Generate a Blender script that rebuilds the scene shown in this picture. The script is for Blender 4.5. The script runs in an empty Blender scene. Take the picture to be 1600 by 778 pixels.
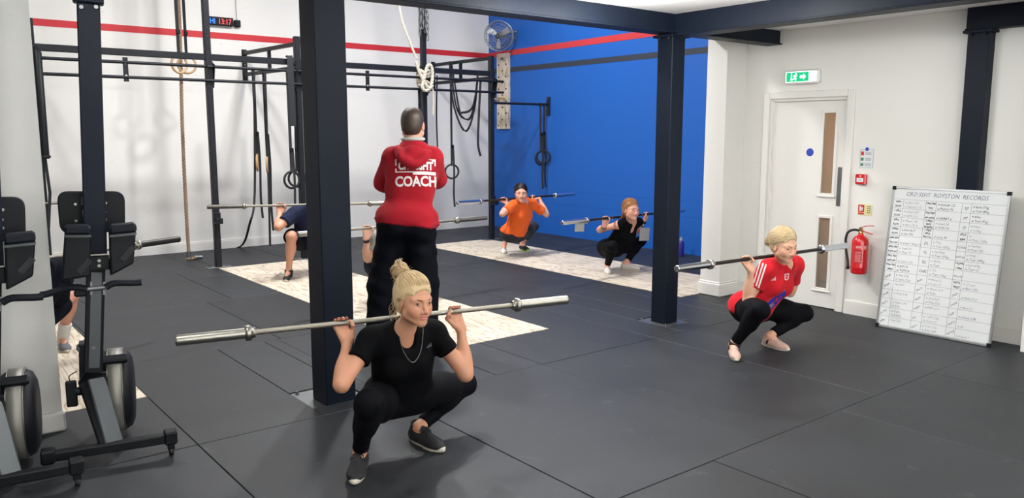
import bpy, bmesh, math, random
import numpy as np
from mathutils import Vector, Matrix
from mathutils.bvhtree import BVHTree

random.seed(7)
rng = np.random.default_rng(7)
scene = bpy.context.scene
COL = scene.collection
PI = math.pi

# ------------------------------------------------------------------ camera
CAM_F, CAM_PITCH, CAM_YAW, CAM_H = 1251.0, math.atan(179 / 1251.0), -math.radians(38.5), 1.645
cam_data = bpy.data.cameras.new('camera')
cam_data.sensor_fit = 'HORIZONTAL'
cam_data.sensor_width = 36.0
cam_data.lens = 36.0 * CAM_F / 1600.0
cam_data.clip_start = 0.05
cam = bpy.data.objects.new('camera', cam_data)
COL.objects.link(cam)
cam.location = (0, 0, CAM_H)
cam.rotation_euler = (PI / 2 - CAM_PITCH, 0, CAM_YAW)
scene.camera = cam

# ------------------------------------------------------------------ world, lights, exposure
world = bpy.data.worlds.new('world')
scene.world = world
world.use_nodes = True
world.node_tree.nodes['Background'].inputs[0].default_value = (0.75, 0.8, 0.9, 1)
world.node_tree.nodes['Background'].inputs[1].default_value = 0.05
scene.view_settings.view_transform = 'Standard'
scene.view_settings.look = 'None'
scene.view_settings.gamma = 1.0
scene.view_settings.exposure = 0.0
scene.cycles.use_denoising = True
scene.cycles.max_bounces = 8
scene.cycles.diffuse_bounces = 5

def area_light(name, loc, sx, sy, power, color=(1, 0.998, 0.99), spread=None):
    d = bpy.data.lights.new(name, 'AREA')
    d.shape = 'RECTANGLE'; d.size = sx; d.size_y = sy
    d.energy = power; d.color = color
    if spread: d.spread = spread
    o = bpy.data.objects.new(name, d); COL.objects.link(o)
    o.location = loc
    return o

Y_REAR = -3.4
CEIL = 2.635          # near ceiling (mezzanine soffit)
FAR_CEIL = 5.6        # high hall behind
HIGH_BAYS = ((3.5, 7.75, 170), (5.0, 8.05, 165), (0.4, 8.8, 70), (7.6, 8.7, 58))
for x, y, p in HIGH_BAYS:
    area_light('high_bay_light', (x, y, 4.86), 0.30, 0.30, p)
NEAR_LIGHTS = ((3.95, 4.16), (4.45, 3.45), (0.6, 3.1), (3.2, 1.9), (4.5, 1.2), (1.0, 0.2), (3.6, -1.2))  # second fitting is added out of view to brighten the ceiling near the beam
for i, (x, y) in enumerate(NEAR_LIGHTS):          # batten fittings: tubes that also throw light sideways and onto the ceiling
    for dx in (-.3, .3):
        d = bpy.data.lights.new('batten_tube_light', 'POINT')
        d.energy = 30 if i == 0 else 17; d.shadow_soft_size = .09; d.color = (.985, 1, .985)
        o = bpy.data.objects.new('batten_tube_light', d); COL.objects.link(o)
        o.location = (x + dx, y, CEIL - (.24 if i == 0 else .14))

FILL_WINDOWS = ((0.2, 2.6), (4.0, 2.6))      # made-up fill lights, added unseen at the rear wall: (centre x, width)
for x, w_ in FILL_WINDOWS:
    o = area_light('window_daylight', (x, Y_REAR + .06, 1.45), w_, 1.7, 135, (.97, .985, 1))
    o.rotation_euler = (PI / 2, 0, PI)

# ------------------------------------------------------------------ pixel helpers (photo is 1600 x 778)
def cam_axes():
    fw = np.array([-math.sin(CAM_YAW) * math.cos(CAM_PITCH), math.cos(CAM_YAW) * math.cos(CAM_PITCH), -math.sin(CAM_PITCH)])
    rt = np.array([math.cos(CAM_YAW), math.sin(CAM_YAW), 0.0])
    return fw, rt, np.cross(rt, fw)
FW, RT, UPV = cam_axes()
CC = np.array([0, 0, CAM_H])
def ray(u, v): return FW + RT * (u - 800) / CAM_F + UPV * (389 - v) / CAM_F
def at_z(u, v, z=0.0):
    d = ray(u, v); return CC + d * (z - CAM_H) / d[2]
def at_x(u, v, X):
    d = ray(u, v); return CC + d * X / d[0]
def at_y(u, v, Y):
    d = ray(u, v); return CC + d * Y / d[1]
def at_plane(u, v, p, n):
    d = ray(u, v); p = np.array(p, float); n = np.array(n, float)
    return CC + d * (n @ (p - CC)) / (n @ d)
def px(p):
    a = np.asarray(p, float) - CC; d = a @ FW
    return np.array([800 + CAM_F * (a @ RT) / d, 389 - CAM_F * (a @ UPV) / d])
def V(*a): return np.array(a, float)
def nrm(a):
    a = np.asarray(a, float); return a / max(np.linalg.norm(a), 1e-9)

# ------------------------------------------------------------------ object helpers
def link(o, parent=None):
    COL.objects.link(o)
    if parent is not None: o.parent = parent
    return o
def tag(o, label=None, cat=None, group=None, kind=None):
    if label: o['label'] = label
    if cat: o['category'] = cat
    if group: o['group'] = group
    if kind: o['kind'] = kind
    return o
def empty(name, loc=(0, 0, 0), rz=0.0, label=None, cat=None, group=None):
    o = bpy.data.objects.new(name, None)
    o.empty_display_size = 0.1
    o.location = loc; o.rotation_euler = (0, 0, rz)
    link(o); tag(o, label, cat, group)
    return o
def copy_tree(o, parent=None):
    c = o.copy(); COL.objects.link(c)
    if parent is not None: c.parent = parent
    for ch in list(o.children): copy_tree(ch, c)
    return c

class MB:
    """collects shapes; build() links them as one mesh object"""
    def __init__(s): s.v = []; s.f = []; s.m = []; s.sm = []
    def add(s, vs, fs, mi=0, smooth=False):
        b = len(s.v)
        s.v += [tuple(map(float, p)) for p in vs]
        for f in fs:
            s.f.append(tuple(i + b for i in f)); s.m.append(mi); s.sm.append(smooth)
        return s
    def box(s, c, size, mi=0, R=None, bev=0.0):
        hx, hy, hz = [q / 2 for q in size]
        if bev > 0:
            b = min(bev, hx * .9, hy * .9, hz * .9)
            vs = []; idx = {}
            for sx in (-1, 1):
                for sy in (-1, 1):
                    for sz in (-1, 1):
                        for ax in range(3):
                            p = [sx * (hx - b), sy * (hy - b), sz * (hz - b)]
                            p[ax] = (sx * hx, sy * hy, sz * hz)[ax]
                            idx[(sx, sy, sz, ax)] = len(vs); vs.append(p)
            fs = []
            for ax in range(3):
                o1, o2 = [q for q in range(3) if q != ax]
                for sg in (-1, 1):
                    q = []
                    for a, b2 in ((-1, -1), (1, -1), (1, 1), (-1, 1)):
                        k = [0, 0, 0]; k[ax] = sg; k[o1] = a; k[o2] = b2
                        q.append(idx[(k[0], k[1], k[2], ax)])
                    fs.append(q if (sg > 0) == (ax != 1) else q[::-1])
                for a in (-1, 1):
                    for b2 in (-1, 1):   # edge strips along ax
                        k1 = [0, 0, 0]; k1[o1] = a; k1[o2] = b2
                        def g(t, w):
                            k = list(k1); k[ax] = t; return idx[(k[0], k[1], k[2], w)]
                        q = [g(-1, o1), g(1, o1), g(1, o2), g(-1, o2)]
                        fs.append(q)
            for sx in (-1, 1):
                for sy in (-1, 1):
                    for sz in (-1, 1):
                        fs.append([idx[(sx, sy, sz, a)] for a in range(3)])
        else:
            vs = [(sx * hx, sy * hy, sz * hz) for sx in (-1, 1) for sy in (-1, 1) for sz in (-1, 1)]
            fs = [(0, 1, 3, 2), (4, 6, 7, 5), (0, 4, 5, 1), (2, 3, 7, 6), (0, 2, 6, 4), (1, 5, 7, 3)]
        c = np.array(c, float)
        vs = np.array(vs, float)
        if R is not None: vs = vs @ np.array(R, float).T
        return s.add(vs + c, fs, mi)
    def bar(s, a, b, w, h, mi=0, up=(0, 0, 1), bev=0.0):
        """box beam from a to b, width w (sideways) and height h (along up)"""
        a = np.array(a, float); b = np.array(b, float)
        x = nrm(b - a); u = np.array(up, float)
        if abs(x @ u) > .99: u = np.array([0, 1.0, 0])
        y = nrm(np.cross(u, x)); z = np.cross(x, y)
        return s.box((a + b) / 2, (np.linalg.norm(b - a), w, h), mi, np.stack([x, y, z], 1), bev)
    def tube(s, pts, r, mi=0, n=10, closed=False, caps=True, smooth=True):
        pts = [np.array(p, float) for p in pts]
        N = len(pts)
        rs = r if hasattr(r, '__len__') else [r] * N
        vs = []; prev = None
        for i, p in enumerate(pts):
            if closed: t = pts[(i + 1) % N] - pts[i - 1]
            else: t = pts[min(i + 1, N - 1)] - pts[max(i - 1, 0)]
            t = nrm(t)
            if prev is None:
                u = np.array([0, 0, 1.0]) if abs(t[2]) < .9 else np.array([1.0, 0, 0])
                u = nrm(u - t * (u @ t))
            else: u = nrm(prev - t * (prev @ t))
            prev = u; w = np.cross(t, u)
            for k in range(n):
                a = 2 * PI * k / n
                vs.append(p + rs[i] * (math.cos(a) * u + math.sin(a) * w))
        fs = []
        for i in range(N if closed else N - 1):
            j = (i + 1) % N
            for k in range(n):
                k2 = (k + 1) % n
                fs.append((i * n + k, i * n + k2, j * n + k2, j * n + k))
        s.add(vs, fs, mi, smooth)
        if caps and not closed:
            s.add(vs[:n], [tuple(range(n))[::-1]], mi); s.add(vs[-n:], [tuple(range(n))], mi)
        return s
    def lathe(s, a, b, prof, mi=0, n=24, smooth=True):
        """profile of (t along a->b in metres, radius), revolved about the axis"""
        a = np.array(a, float); x = nrm(np.array(b, float) - a)
        u = np.array([0, 0, 1.0]) if abs(x[2]) < .9 else np.array([1.0, 0, 0])
        y = nrm(np.cross(u, x)); z = np.cross(x, y)
        vs = []
        for t, r in prof:
            for k in range(n):
                q = 2 * PI * k / n
                vs.append(a + x * t + r * (math.cos(q) * y + math.sin(q) * z))
        fs = []
        for i in range(len(prof) - 1):
            for k in range(n):
                k2 = (k + 1) % n
                fs.append((i * n + k, i * n + k2, (i + 1) * n + k2, (i + 1) * n + k))
        s.add(vs, fs, mi, smooth)
        m = len(prof) - 1
        s.add(vs[:n], [tuple(range(n))[::-1]], mi); s.add(vs[m * n:], [tuple(range(n))], mi)
        return s
    def ribbon(s, pts, w, th, side, mi=0):
        """flat strap along pts, width w along side, thickness th"""
        pts = [np.array(p, float) for p in pts]; sd = nrm(side); vs = []
        for i, p in enumerate(pts):
            t = nrm(pts[min(i + 1, len(pts) - 1)] - pts[max(i - 1, 0)])
            q = nrm(sd - t * (sd @ t)); nn = np.cross(t, q)
            for a, b in ((-1, -1), (1, -1), (1, 1), (-1, 1)):
                vs.append(p + q * a * w / 2 + nn * b * th / 2)
        fs = []
        for i in range(len(pts) - 1):
            for k in range(4):
                k2 = (k + 1) % 4
                fs.append((i * 4 + k, i * 4 + k2, i * 4 + 4 + k2, i * 4 + 4 + k))
        e = 4 * (len(pts) - 1)
        fs += [(3, 2, 1, 0), (e, e + 1, e + 2, e + 3)]
        return s.add(vs, fs, mi)
    def prism(s, poly, d, mi=0):
        """closed polygon of 3-D points extruded by vector d"""
        poly = [np.array(p, float) for p in poly]; d = np.array(d, float); n = len(poly)
        vs = poly + [p + d for p in poly]
        fs = [tuple(range(n))[::-1], tuple(range(n, 2 * n))]
        fs += [(i, (i + 1) % n, n + (i + 1) % n, n + i) for i in range(n)]
        return s.add(vs, fs, mi)
    def build(s, name, mats, parent=None, origin=None, local=False):
        v = np.array(s.v, float)
        if origin is not None: v = v - np.array(origin, float)
        elif parent is not None and not local:
            M = np.array(parent.matrix_basis.inverted() if parent.parent is None else (parent.parent.matrix_basis @ parent.matrix_basis).inverted())
            v = v @ M[:3, :3].T + M[:3, 3]
        me = bpy.data.meshes.new(name)
        me.from_pydata([tuple(p) for p in v], [], s.f)
        for m in (mats if isinstance(mats, (list, tuple)) else [mats]): me.materials.append(m)
        me.polygons.foreach_set('material_index', s.m)
        me.polygons.foreach_set('use_smooth', s.sm)
        bm = bmesh.new(); bm.from_mesh(me)
        bmesh.ops.recalc_face_normals(bm, faces=bm.faces); bm.to_mesh(me); bm.free()
        o = bpy.data.objects.new(name, me)
        link(o, parent)
        if origin is not None: o.location = origin
        return o

# ------------------------------------------------------------------ materials
def srgb(r, g, b):
    return tuple(((c / 255) / 12.92 if c / 255 <= .04045 else ((c / 255 + .055) / 1.055) ** 2.4) for c in (r, g, b)) + (1.0,)
def mat(name, rgb, rough=.6, metal=0.0, bump=0.0, bscale=60.0, var=0.0, vscale=3.0, emit=None, espec=.5, coat=0.0, rvar=0.0):
    m = bpy.data.materials.new(name); m.use_nodes = True
    nt = m.node_tree; N = nt.nodes; L = nt.links
    p = N['Principled BSDF']
    c = srgb(*rgb)
    p.inputs['Base Color'].default_value = c
    p.inputs['Roughness'].default_value = rough
    p.inputs['Metallic'].default_value = metal
    p.inputs['Specular IOR Level'].default_value = espec
    if coat: p.inputs['Coat Weight'].default_value = coat
    tc = N.new('ShaderNodeTexCoord')
    if var > 0 or rvar > 0:
        nz = N.new('ShaderNodeTexNoise'); nz.inputs['Scale'].default_value = vscale; nz.inputs['Detail'].default_value = 6
        L.new(tc.outputs['Object'], nz.inputs['Vector'])
        if var > 0:
            mx = N.new('ShaderNodeMix'); mx.data_type = 'RGBA'
            mx.inputs['A'].default_value = tuple(q * (1 - var) for q in c[:3]) + (1,)
            mx.inputs['B'].default_value = tuple(min(1, q * (1 + var)) for q in c[:3]) + (1,)
            L.new(nz.outputs['Fac'], mx.inputs['Factor']); L.new(mx.outputs['Result'], p.inputs['Base Color'])
        if rvar > 0:
            mr = N.new('ShaderNodeMapRange'); mr.inputs['To Min'].default_value = rough - rvar; mr.inputs['To Max'].default_value = rough + rvar
            L.new(nz.outputs['Fac'], mr.inputs['Value']); L.new(mr.outputs['Result'], p.inputs['Roughness'])
    if bump > 0:
        nb = N.new('ShaderNodeTexNoise'); nb.inputs['Scale'].default_value = bscale; nb.inputs['Detail'].default_value = 4
        bp = N.new('ShaderNodeBump'); bp.inputs['Strength'].default_value = bump; bp.inputs['Distance'].default_value = .01
        L.new(tc.outputs['Object'], nb.inputs['Vector']); L.new(nb.outputs['Fac'], bp.inputs['Height']); L.new(bp.outputs['Normal'], p.inputs['Normal'])
    if emit:
        p.inputs['Emission Color'].default_value = srgb(*emit[0]); p.inputs['Emission Strength'].default_value = emit[1]
    return m

def wall_mat(name, rgb, scuff=(150, 146, 138), amount=.5, low=1.2):
    """painted masonry with scuffs and drips of dirt (wear on the paint itself)"""
    m = mat(name, rgb, .55, bump=.06, bscale=18)
    nt = m.node_tree; N = nt.nodes; L = nt.links; p = N['Principled BSDF']
    g = N.new('ShaderNodeNewGeometry')
    mp = N.new('ShaderNodeMapping'); mp.inputs['Scale'].default_value = (2.2, 2.2, 5.0)
    L.new(g.outputs['Position'], mp.inputs['Vector'])
    n1 = N.new('ShaderNodeTexNoise'); n1.inputs['Scale'].default_value = 2.4; n1.inputs['Detail'].default_value = 8; n1.inputs['Roughness'].default_value = .7
    L.new(mp.outputs['Vector'], n1.inputs['Vector'])
    r1 = N.new('ShaderNodeValToRGB'); r1.color_ramp.elements[0].position = .62; r1.color_ramp.elements[1].position = .80
    L.new(n1.outputs['Fac'], r1.inputs['Fac'])
    n2 = N.new('ShaderNodeTexNoise'); n2.inputs['Scale'].default_value = .5; n2.inputs['Detail'].default_value = 3
    L.new(g.outputs['Position'], n2.inputs['Vector'])
    mu = N.new('ShaderNodeMath'); mu.operation = 'MULTIPLY'; L.new(r1.outputs['Color'], mu.inputs[0]); L.new(n2.outputs['Fac'], mu.inputs[1])
    m2 = N.new('ShaderNodeMath'); m2.operation = 'MULTIPLY'; m2.inputs[1].default_value = amount * 1.3; L.new(mu.outputs[0], m2.inputs[0])
    mx = N.new('ShaderNodeMix'); mx.data_type = 'RGBA'; mx.inputs['A'].default_value = srgb(*rgb); mx.inputs['B'].default_value = srgb(*scuff)
    L.new(m2.outputs[0], mx.inputs['Factor']); L.new(mx.outputs['Result'], p.inputs['Base Color'])
    return m

def rubber_mat():
    m = bpy.data.materials.new('rubber'); m.use_nodes = True
    nt = m.node_tree; N = nt.nodes; L = nt.links; p = N['Principled BSDF']
    g = N.new('ShaderNodeNewGeometry'); oi = N.new('ShaderNodeObjectInfo')
    n1 = N.new('ShaderNodeTexNoise'); n1.inputs['Scale'].default_value = 1.3; n1.inputs['Detail'].default_value = 9; n1.inputs['Roughness'].default_value = .68
    n2 = N.new('ShaderNodeTexNoise'); n2.inputs['Scale'].default_value = 220; n2.inputs['Detail'].default_value = 2
    for n in (n1, n2): L.new(g.outputs['Position'], n.inputs['Vector'])
    r = N.new('ShaderNodeValToRGB'); e = r.color_ramp.elements
    e[0].position = .3; e[0].color = srgb(26, 29, 34); e[1].position = .75; e[1].color = srgb(43, 47, 53)
    L.new(n1.outputs['Fac'], r.inputs['Fac'])
    mx = N.new('ShaderNodeMix'); mx.data_type = 'RGBA'; mx.blend_type = 'MULTIPLY'; mx.inputs['Factor'].default_value = .22
    r2 = N.new('ShaderNodeMapRange'); r2.inputs['To Min'].default_value = .82; r2.inputs['To Max'].default_value = 1.1
    L.new(oi.outputs['Random'], r2.inputs['Value'])
    L.new(r.outputs['Color'], mx.inputs['A']); L.new(n2.outputs['Color'], mx.inputs['B'])
    m3 = N.new('ShaderNodeMix'); m3.data_type = 'RGBA'; m3.blend_type = 'MULTIPLY'; m3.inputs['Factor'].default_value = 1
    L.new(mx.outputs['Result'], m3.inputs['A']); L.new(r2.outputs['Result'], m3.inputs['B'])
    # chalk smudges
    n4 = N.new('ShaderNodeTexNoise'); n4.inputs['Scale'].default_value = 4.5; n4.inputs['Detail'].default_value = 10; n4.inputs['Roughness'].default_value = .75
    L.new(g.outputs['Position'], n4.inputs['Vector'])
    r4 = N.new('ShaderNodeValToRGB'); r4.color_ramp.elements[0].position = .60; r4.color_ramp.elements[1].position = .85
    r4.color_ramp.elements[1].color = (.5, .5, .5, 1)
    L.new(n4.outputs['Fac'], r4.inputs['Fac'])
    m4 = N.new('ShaderNodeMix'); m4.data_type = 'RGBA'; m4.inputs['B'].default_value = srgb(135, 137, 138)
    L.new(r4.outputs['Color'], m4.inputs['Factor']); L.new(m3.outputs['Result'], m4.inputs['A'])
    L.new(m4.outputs['Result'], p.inputs['Base Color'])
    p.inputs['Roughness'].default_value = .5
    mr = N.new('ShaderNodeMapRange'); mr.inputs['To Min'].default_value = .42; mr.inputs['To Max'].default_value = .7
    L.new(n1.outputs['Fac'], mr.inputs['Value']); L.new(mr.outputs['Result'], p.inputs['Roughness'])
    bp = N.new('ShaderNodeBump'); bp.inputs['Strength'].default_value = .25; bp.inputs['Distance'].default_value = .002
    L.new(n2.outputs['Fac'], bp.inputs['Height']); L.new(bp.outputs['Normal'], p.inputs['Normal'])
    return m

def plywood_mat(name='plywood', along='Y'):
    m = bpy.data.materials.new(name); m.use_nodes = True
    nt = m.node_tree; N = nt.nodes; L = nt.links; p = N['Principled BSDF']
    tc = N.new('ShaderNodeTexCoord'); mp = N.new('ShaderNodeMapping')
    mp.inputs['Scale'].default_value = (9, 1.6, 9) if along == 'Y' else ((1.6, 9, 9) if along == 'X' else (9, 9, 1.6))
    L.new(tc.outputs['Object'], mp.inputs['Vector'])
    n0 = N.new('ShaderNodeTexNoise'); n0.inputs['Scale'].default_value = .55; n0.inputs['Detail'].default_value = 3; n0.inputs['Distortion'].default_value = .7
    L.new(mp.outputs['Vector'], n0.inputs['Vector'])
    ml = N.new('ShaderNodeMath'); ml.operation = 'MULTIPLY'; ml.inputs[1].default_value = 11
    L.new(n0.outputs['Fac'], ml.inputs[0])
    fr = N.new('ShaderNodeMath'); fr.operation = 'PINGPONG'; fr.inputs[1].default_value = .5
    L.new(ml.outputs[0], fr.inputs[0])
    r = N.new('ShaderNodeValToRGB'); e = r.color_ramp.elements
    e[0].position = 0.0; e[0].color = srgb(166, 145, 122); e[1].position = .16; e[1].color = srgb(212, 199, 179)
    q = e.new(.5); q.color = srgb(222, 211, 194)
    L.new(fr.outputs[0], r.inputs['Fac'])
    n2 = N.new('ShaderNodeTexNoise'); n2.inputs['Scale'].default_value = 2.2; n2.inputs['Detail'].default_value = 6
    L.new(tc.outputs['Object'], n2.inputs['Vector'])
    r2 = N.new('ShaderNodeMapRange'); r2.inputs['From Min'].default_value = .3; r2.inputs['From Max'].default_value = .7; r2.inputs['To Min'].default_value = .82; r2.inputs['To Max'].default_value = 1.05
    L.new(n2.outputs['Fac'], r2.inputs['Value'])
    mx = N.new('ShaderNodeMix'); mx.data_type = 'RGBA'; mx.blend_type = 'MULTIPLY'; mx.inputs['Factor'].default_value = 1
    L.new(r.outputs['Color'], mx.inputs['A']); L.new(r2.outputs['Result'], mx.inputs['B'])
    L.new(mx.outputs['Result'], p.inputs['Base Color']); p.inputs['Roughness'].default_value = .6
    return m

M = {}
M['white_wall'] = wall_mat('white_wall_paint', (233, 231, 226), amount=.55)
M['door_wall'] = wall_mat('door_wall_paint', (228, 227, 222), scuff=(190, 187, 180), amount=.3)
M['blue_wall'] = wall_mat('blue_wall_paint', (11, 92, 184), scuff=(20, 70, 150), amount=.35)
M['pier'] = wall_mat('pier_paint', (206, 206, 203), amount=.7)
M['trim'] = mat('white_gloss_trim', (226, 224, 219), .4, var=.03)
M['red_paint'] = mat('red_stripe_paint', (203, 38, 48), .55, var=.06)
M['red_paint_b'] = mat('faded_red_stripe_paint', (196, 52, 60), .55, var=.06)
M['black_stripe'] = mat('charcoal_stripe_paint', (44, 52, 66), .6, var=.06)
M['ceiling'] = mat('ceiling_paint', (240, 237, 236), .8, var=.02)
M['steel'] = mat('navy_black_steel_paint', (15, 23, 36), .5, bump=.10, bscale=34, var=.12, vscale=6, espec=.16)
M['rig'] = mat('black_powder_coat', (22, 25, 32), .45, var=.1, espec=.3)
M['rubber'] = rubber_mat()
M['seam'] = mat('seam_shadow_gap', (14, 14, 15), .9)  # near-black slab colour visible in the gaps between mats
M['ply'] = plywood_mat()
M['galv'] = mat('galvanised_plate', (120, 122, 124), .45, .8, var=.2, vscale=12)
M['chrome'] = mat('brushed_steel', (150, 147, 140), .36, 1.0, var=.08, vscale=30)
M['chrome_b'] = mat('bright_chrome', (205, 208, 212), .16, 1.0)
M['knurl'] = mat('worn_knurled_steel', (150, 145, 134), .42, .95, bump=.3, bscale=900, var=.12, vscale=12)
M['blacksteel'] = mat('black_oxide_steel', (62, 60, 58), .42, .8, var=.15, vscale=20)
M['black_plastic'] = mat('black_plastic', (14, 17, 22), .5, var=.08, espec=.22)
M['black_soft'] = mat('black_foam_grip', (18, 22, 32), .7, espec=.25)
M['grey_metal'] = mat('grey_painted_aluminium', (78, 83, 87), .4, .35, var=.05)
M['silver'] = mat('silver_mesh_band', (128, 126, 120), .42, .4, bump=.15, bscale=400)
M['black_strap'] = mat('black_webbing', (27, 29, 34), .75)
M['wood_ring'] = mat('birch_ring', (196, 160, 118), .45, var=.12, vscale=20)
M['rope'] = mat('manila_rope', (178, 150, 126), .85, bump=.6, bscale=160, var=.2, vscale=40)
M['rope_w'] = mat('pale_cotton_rope', (208, 200, 184), .85, bump=.6, bscale=160, var=.15, vscale=40)
M['rubber_black'] = mat('black_rubber', (22, 23, 26), .6)
M['white'] = mat('white_plastic', (228, 228, 226), .4)
M['red_gloss'] = mat('red_gloss_enamel', (196, 24, 32), .25, coat=.4)
M['red_flat'] = mat('red_print', (196, 40, 44), .5)
M['paper'] = mat('paper_white', (224, 226, 228), .6)
M['ink'] = mat('marker_ink_black', (38, 40, 46), .6)
M['ink_f'] = mat('marker_ink_faded', (142, 146, 156), .6)
M['ink_b'] = mat('marker_ink_blue_violet', (104, 108, 132), .6)
M['board'] = mat('whiteboard_enamel', (226, 229, 230), .22, coat=.3, var=.02)
M['alu'] = mat('anodised_aluminium', (186, 188, 190), .35, .8)
M['brass'] = mat('brass_fitting', (170, 140, 90), .35, .9)
M['blueprint'] = mat('blue_print', (38, 66, 168), .5)
M['green_print'] = mat('green_print', (66, 128, 96), .5)
M['yellow_print'] = mat('photoluminescent_yellow', (222, 214, 160), .5)
M['cream'] = mat('cream_plastic', (222, 216, 200), .5)
# ================================================================== SETTING
YW, XB, XD = 11.65, 8.74, 6.97        # white back wall, blue wall, door wall
X0, Y0 = -3.2, -3.4                   # unseen sides of the hall
T = .2
def structure(name, mb, mats, parent=None, label=None):
    o = mb.build(name, mats, parent)
    if parent is None: o['kind'] = 'structure'
    if label: o['label'] = label
    return o
wall_back = structure('wall_back', MB().box(((X0 + XB) / 2, YW + T / 2, FAR_CEIL / 2), (XB - X0 + 2 * T, T, FAR_CEIL)), M['white_wall'], label='white painted back wall of the hall with a red stripe')
structure('painted_stripe', MB().box(((X0 + XB) / 2, YW - .001, 3.022), (XB - X0 - .004, .004, .088)), M['red_paint'], wall_back)
wall_right = structure('wall_right', MB().box((XB + T / 2, (5.22 + YW) / 2, FAR_CEIL / 2), (T, YW - 5.22, FAR_CEIL)), M['blue_wall'], label='blue painted side wall behind the far squatters')
structure('painted_stripe', MB().prism([(XB - .003, YW - .005, 2.985), (XB - .003, 5.24, 3.02), (XB - .003, 5.24, 3.125), (XB - .003, YW - .005, 3.072)], (.005, 0, 0)), M['red_paint_b'], wall_right)
structure('painted_stripe', MB().box((XB - .001, (5.24 + YW) / 2, 2.747), (.004, YW - 5.25, .082)), M['black_stripe'], wall_right)
# blockwork courses of the blue wall, low down: thin raised joints
for z in (.26, .52, .74):
    structure('block_joint', MB().box((XB - .0005, (5.24 + YW) / 2, z), (.004, YW - 5.26, .008)), M['blue_wall'], wall_right)
wall_left = structure('wall_left', MB().box((X0 - T / 2, (Y0 + YW) / 2, FAR_CEIL / 2), (T, YW - Y0, FAR_CEIL)), M['white_wall'])
wall_rear = structure('wall_rear', MB().box(((X0 + XD) / 2, Y0 - T / 2, CEIL / 2), (XD - X0 + T, T, CEIL)), M['white_wall'])
# divider: a foreground pier at the left, a nib at the right, and the bulkhead over the opening
pier = structure('wall_divider_left', MB().box(((X0 + .715) / 2, 5.10, CEIL / 2), (.715 - X0, .28, CEIL)), M['pier'], label='pale grey pier edge at the left of the opening')
structure('baseboard_pier', MB().box(((X0 + .72) / 2, 5.09, .055), (.73 - X0, .34, .11), bev=.012), M['pier'], pier)
nib = structure('wall_divider_right', MB().box(((6.665 + XB + T) / 2, 5.10, CEIL / 2), (XB + T - 6.665, .24, CEIL)), M['door_wall'], label='white pier between the blue wall and the door wall')
structure('baseboard_nib', MB().box((6.81, 5.10, .065), (.33, .28, .13), bev=.008).box((6.81, 5.10, .138), (.31, .26, .022), bev=.008), M['trim'], nib)
structure('wall_bulkhead', MB().box(((X0 + XB) / 2, 5.14, (CEIL + .1 + FAR_CEIL) / 2), (XB - X0 + T, .14, FAR_CEIL - CEIL - .1)), M['white_wall'])
# door wall with a doorway
DY0, DY1, DZ = 3.865, 4.675, 1.985
w = MB()
w.box((XD + T / 2, (DY1 + 5.0) / 2, CEIL / 2), (T, 5.0 - DY1, CEIL))
w.box((XD + T / 2, (Y0 + DY0) / 2, CEIL / 2), (T, DY0 - Y0, CEIL))
w.box((XD + T / 2, (DY0 + DY1) / 2, (DZ + CEIL) / 2), (T, DY1 - DY0, CEIL - DZ))
wall_door = structure('wall_front_right', w, M['door_wall'], label='off-white wall with the door and the record board')
# a pilaster at the right edge of the photograph
structure('trim_1', MB().box((6.86, 1.62, CEIL / 2), (.22, 1.24, CEIL)), M['door_wall'])
bb = MB()
for a, b in ((2.24, 3.79), ):
    bb.box((XD - .011, (a + b) / 2, .055), (.022, b - a, .11)); bb.box((XD - .008, (a + b) / 2, .118), (.016, b - a, .022), bev=.006)
bb.box((XD - .011, (4.745 + 4.975) / 2, .065), (.022, .225, .13))
structure('baseboard_right', bb, M['trim'])
bb = MB().box(((X0 + XB) / 2, YW - .011, .055), (XB - X0, .022, .11)).box(((X0 + XB) / 2, YW - .007, .12), (XB - X0, .014, .03), bev=.005)
structure('baseboard_back', bb, M['trim'])
# ceilings
ceil = structure('ceiling', MB().box(((X0 + XB) / 2, (Y0 + 5.22) / 2, CEIL + .05), (XB - X0 + T, 5.22 - Y0, .1)), M['ceiling'])
structure('ceiling_high', MB().box(((X0 + XB) / 2, (5.07 + YW) / 2, FAR_CEIL + .05), (XB - X0 + 2 * T, YW - 5.07 + T, .1)), M['ceiling'])

# floor: slab, rubber mats laid in rows, plywood let in flush
floor = structure('floor', MB().box(((X0 + XB) / 2, (Y0 + YW) / 2, -.06), (XB - X0 + T, YW - Y0 + T, .08)), M['seam'], label='dark slab under the rubber matting')
PLAT = [(3.25, 5.03, 4.405, 9.93), (6.345, 5.21, 7.53, 10.10), (.03, 5.26, 1.235, 9.95)]
ROWS = [(-3.4, -1.25), (-1.25, .58), (.58, 2.405), (2.405, 4.255), (4.255, 6.14), (6.14, 8.0), (8.0, 9.86), (9.86, 11.65)]
OFFS = [.2, .795, .795, .02, .02, .05, .3, .6]
def cut(r, hole):
    x0, y0, x1, y1 = r; a0, b0, a1, b1 = hole
    if a0 >= x1 or a1 <= x0 or b0 >= y1 or b1 <= y0: return [r]
    out = []
    if a0 > x0: out.append((x0, y0, a0, y1))
    if a1 < x1: out.append((a1, y0, x1, y1))
    c0, c1 = max(x0, a0), min(x1, a1)
    if b0 > y0: out.append((c0, y0, c1, b0))
    if b1 < y1: out.append((c0, b1, c1, y1))
    return out
PITS = [(1.965, 4.405, 2.335, 4.77), (5.235, 4.455, 5.575, 4.80)]
n_mat = 0
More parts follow.
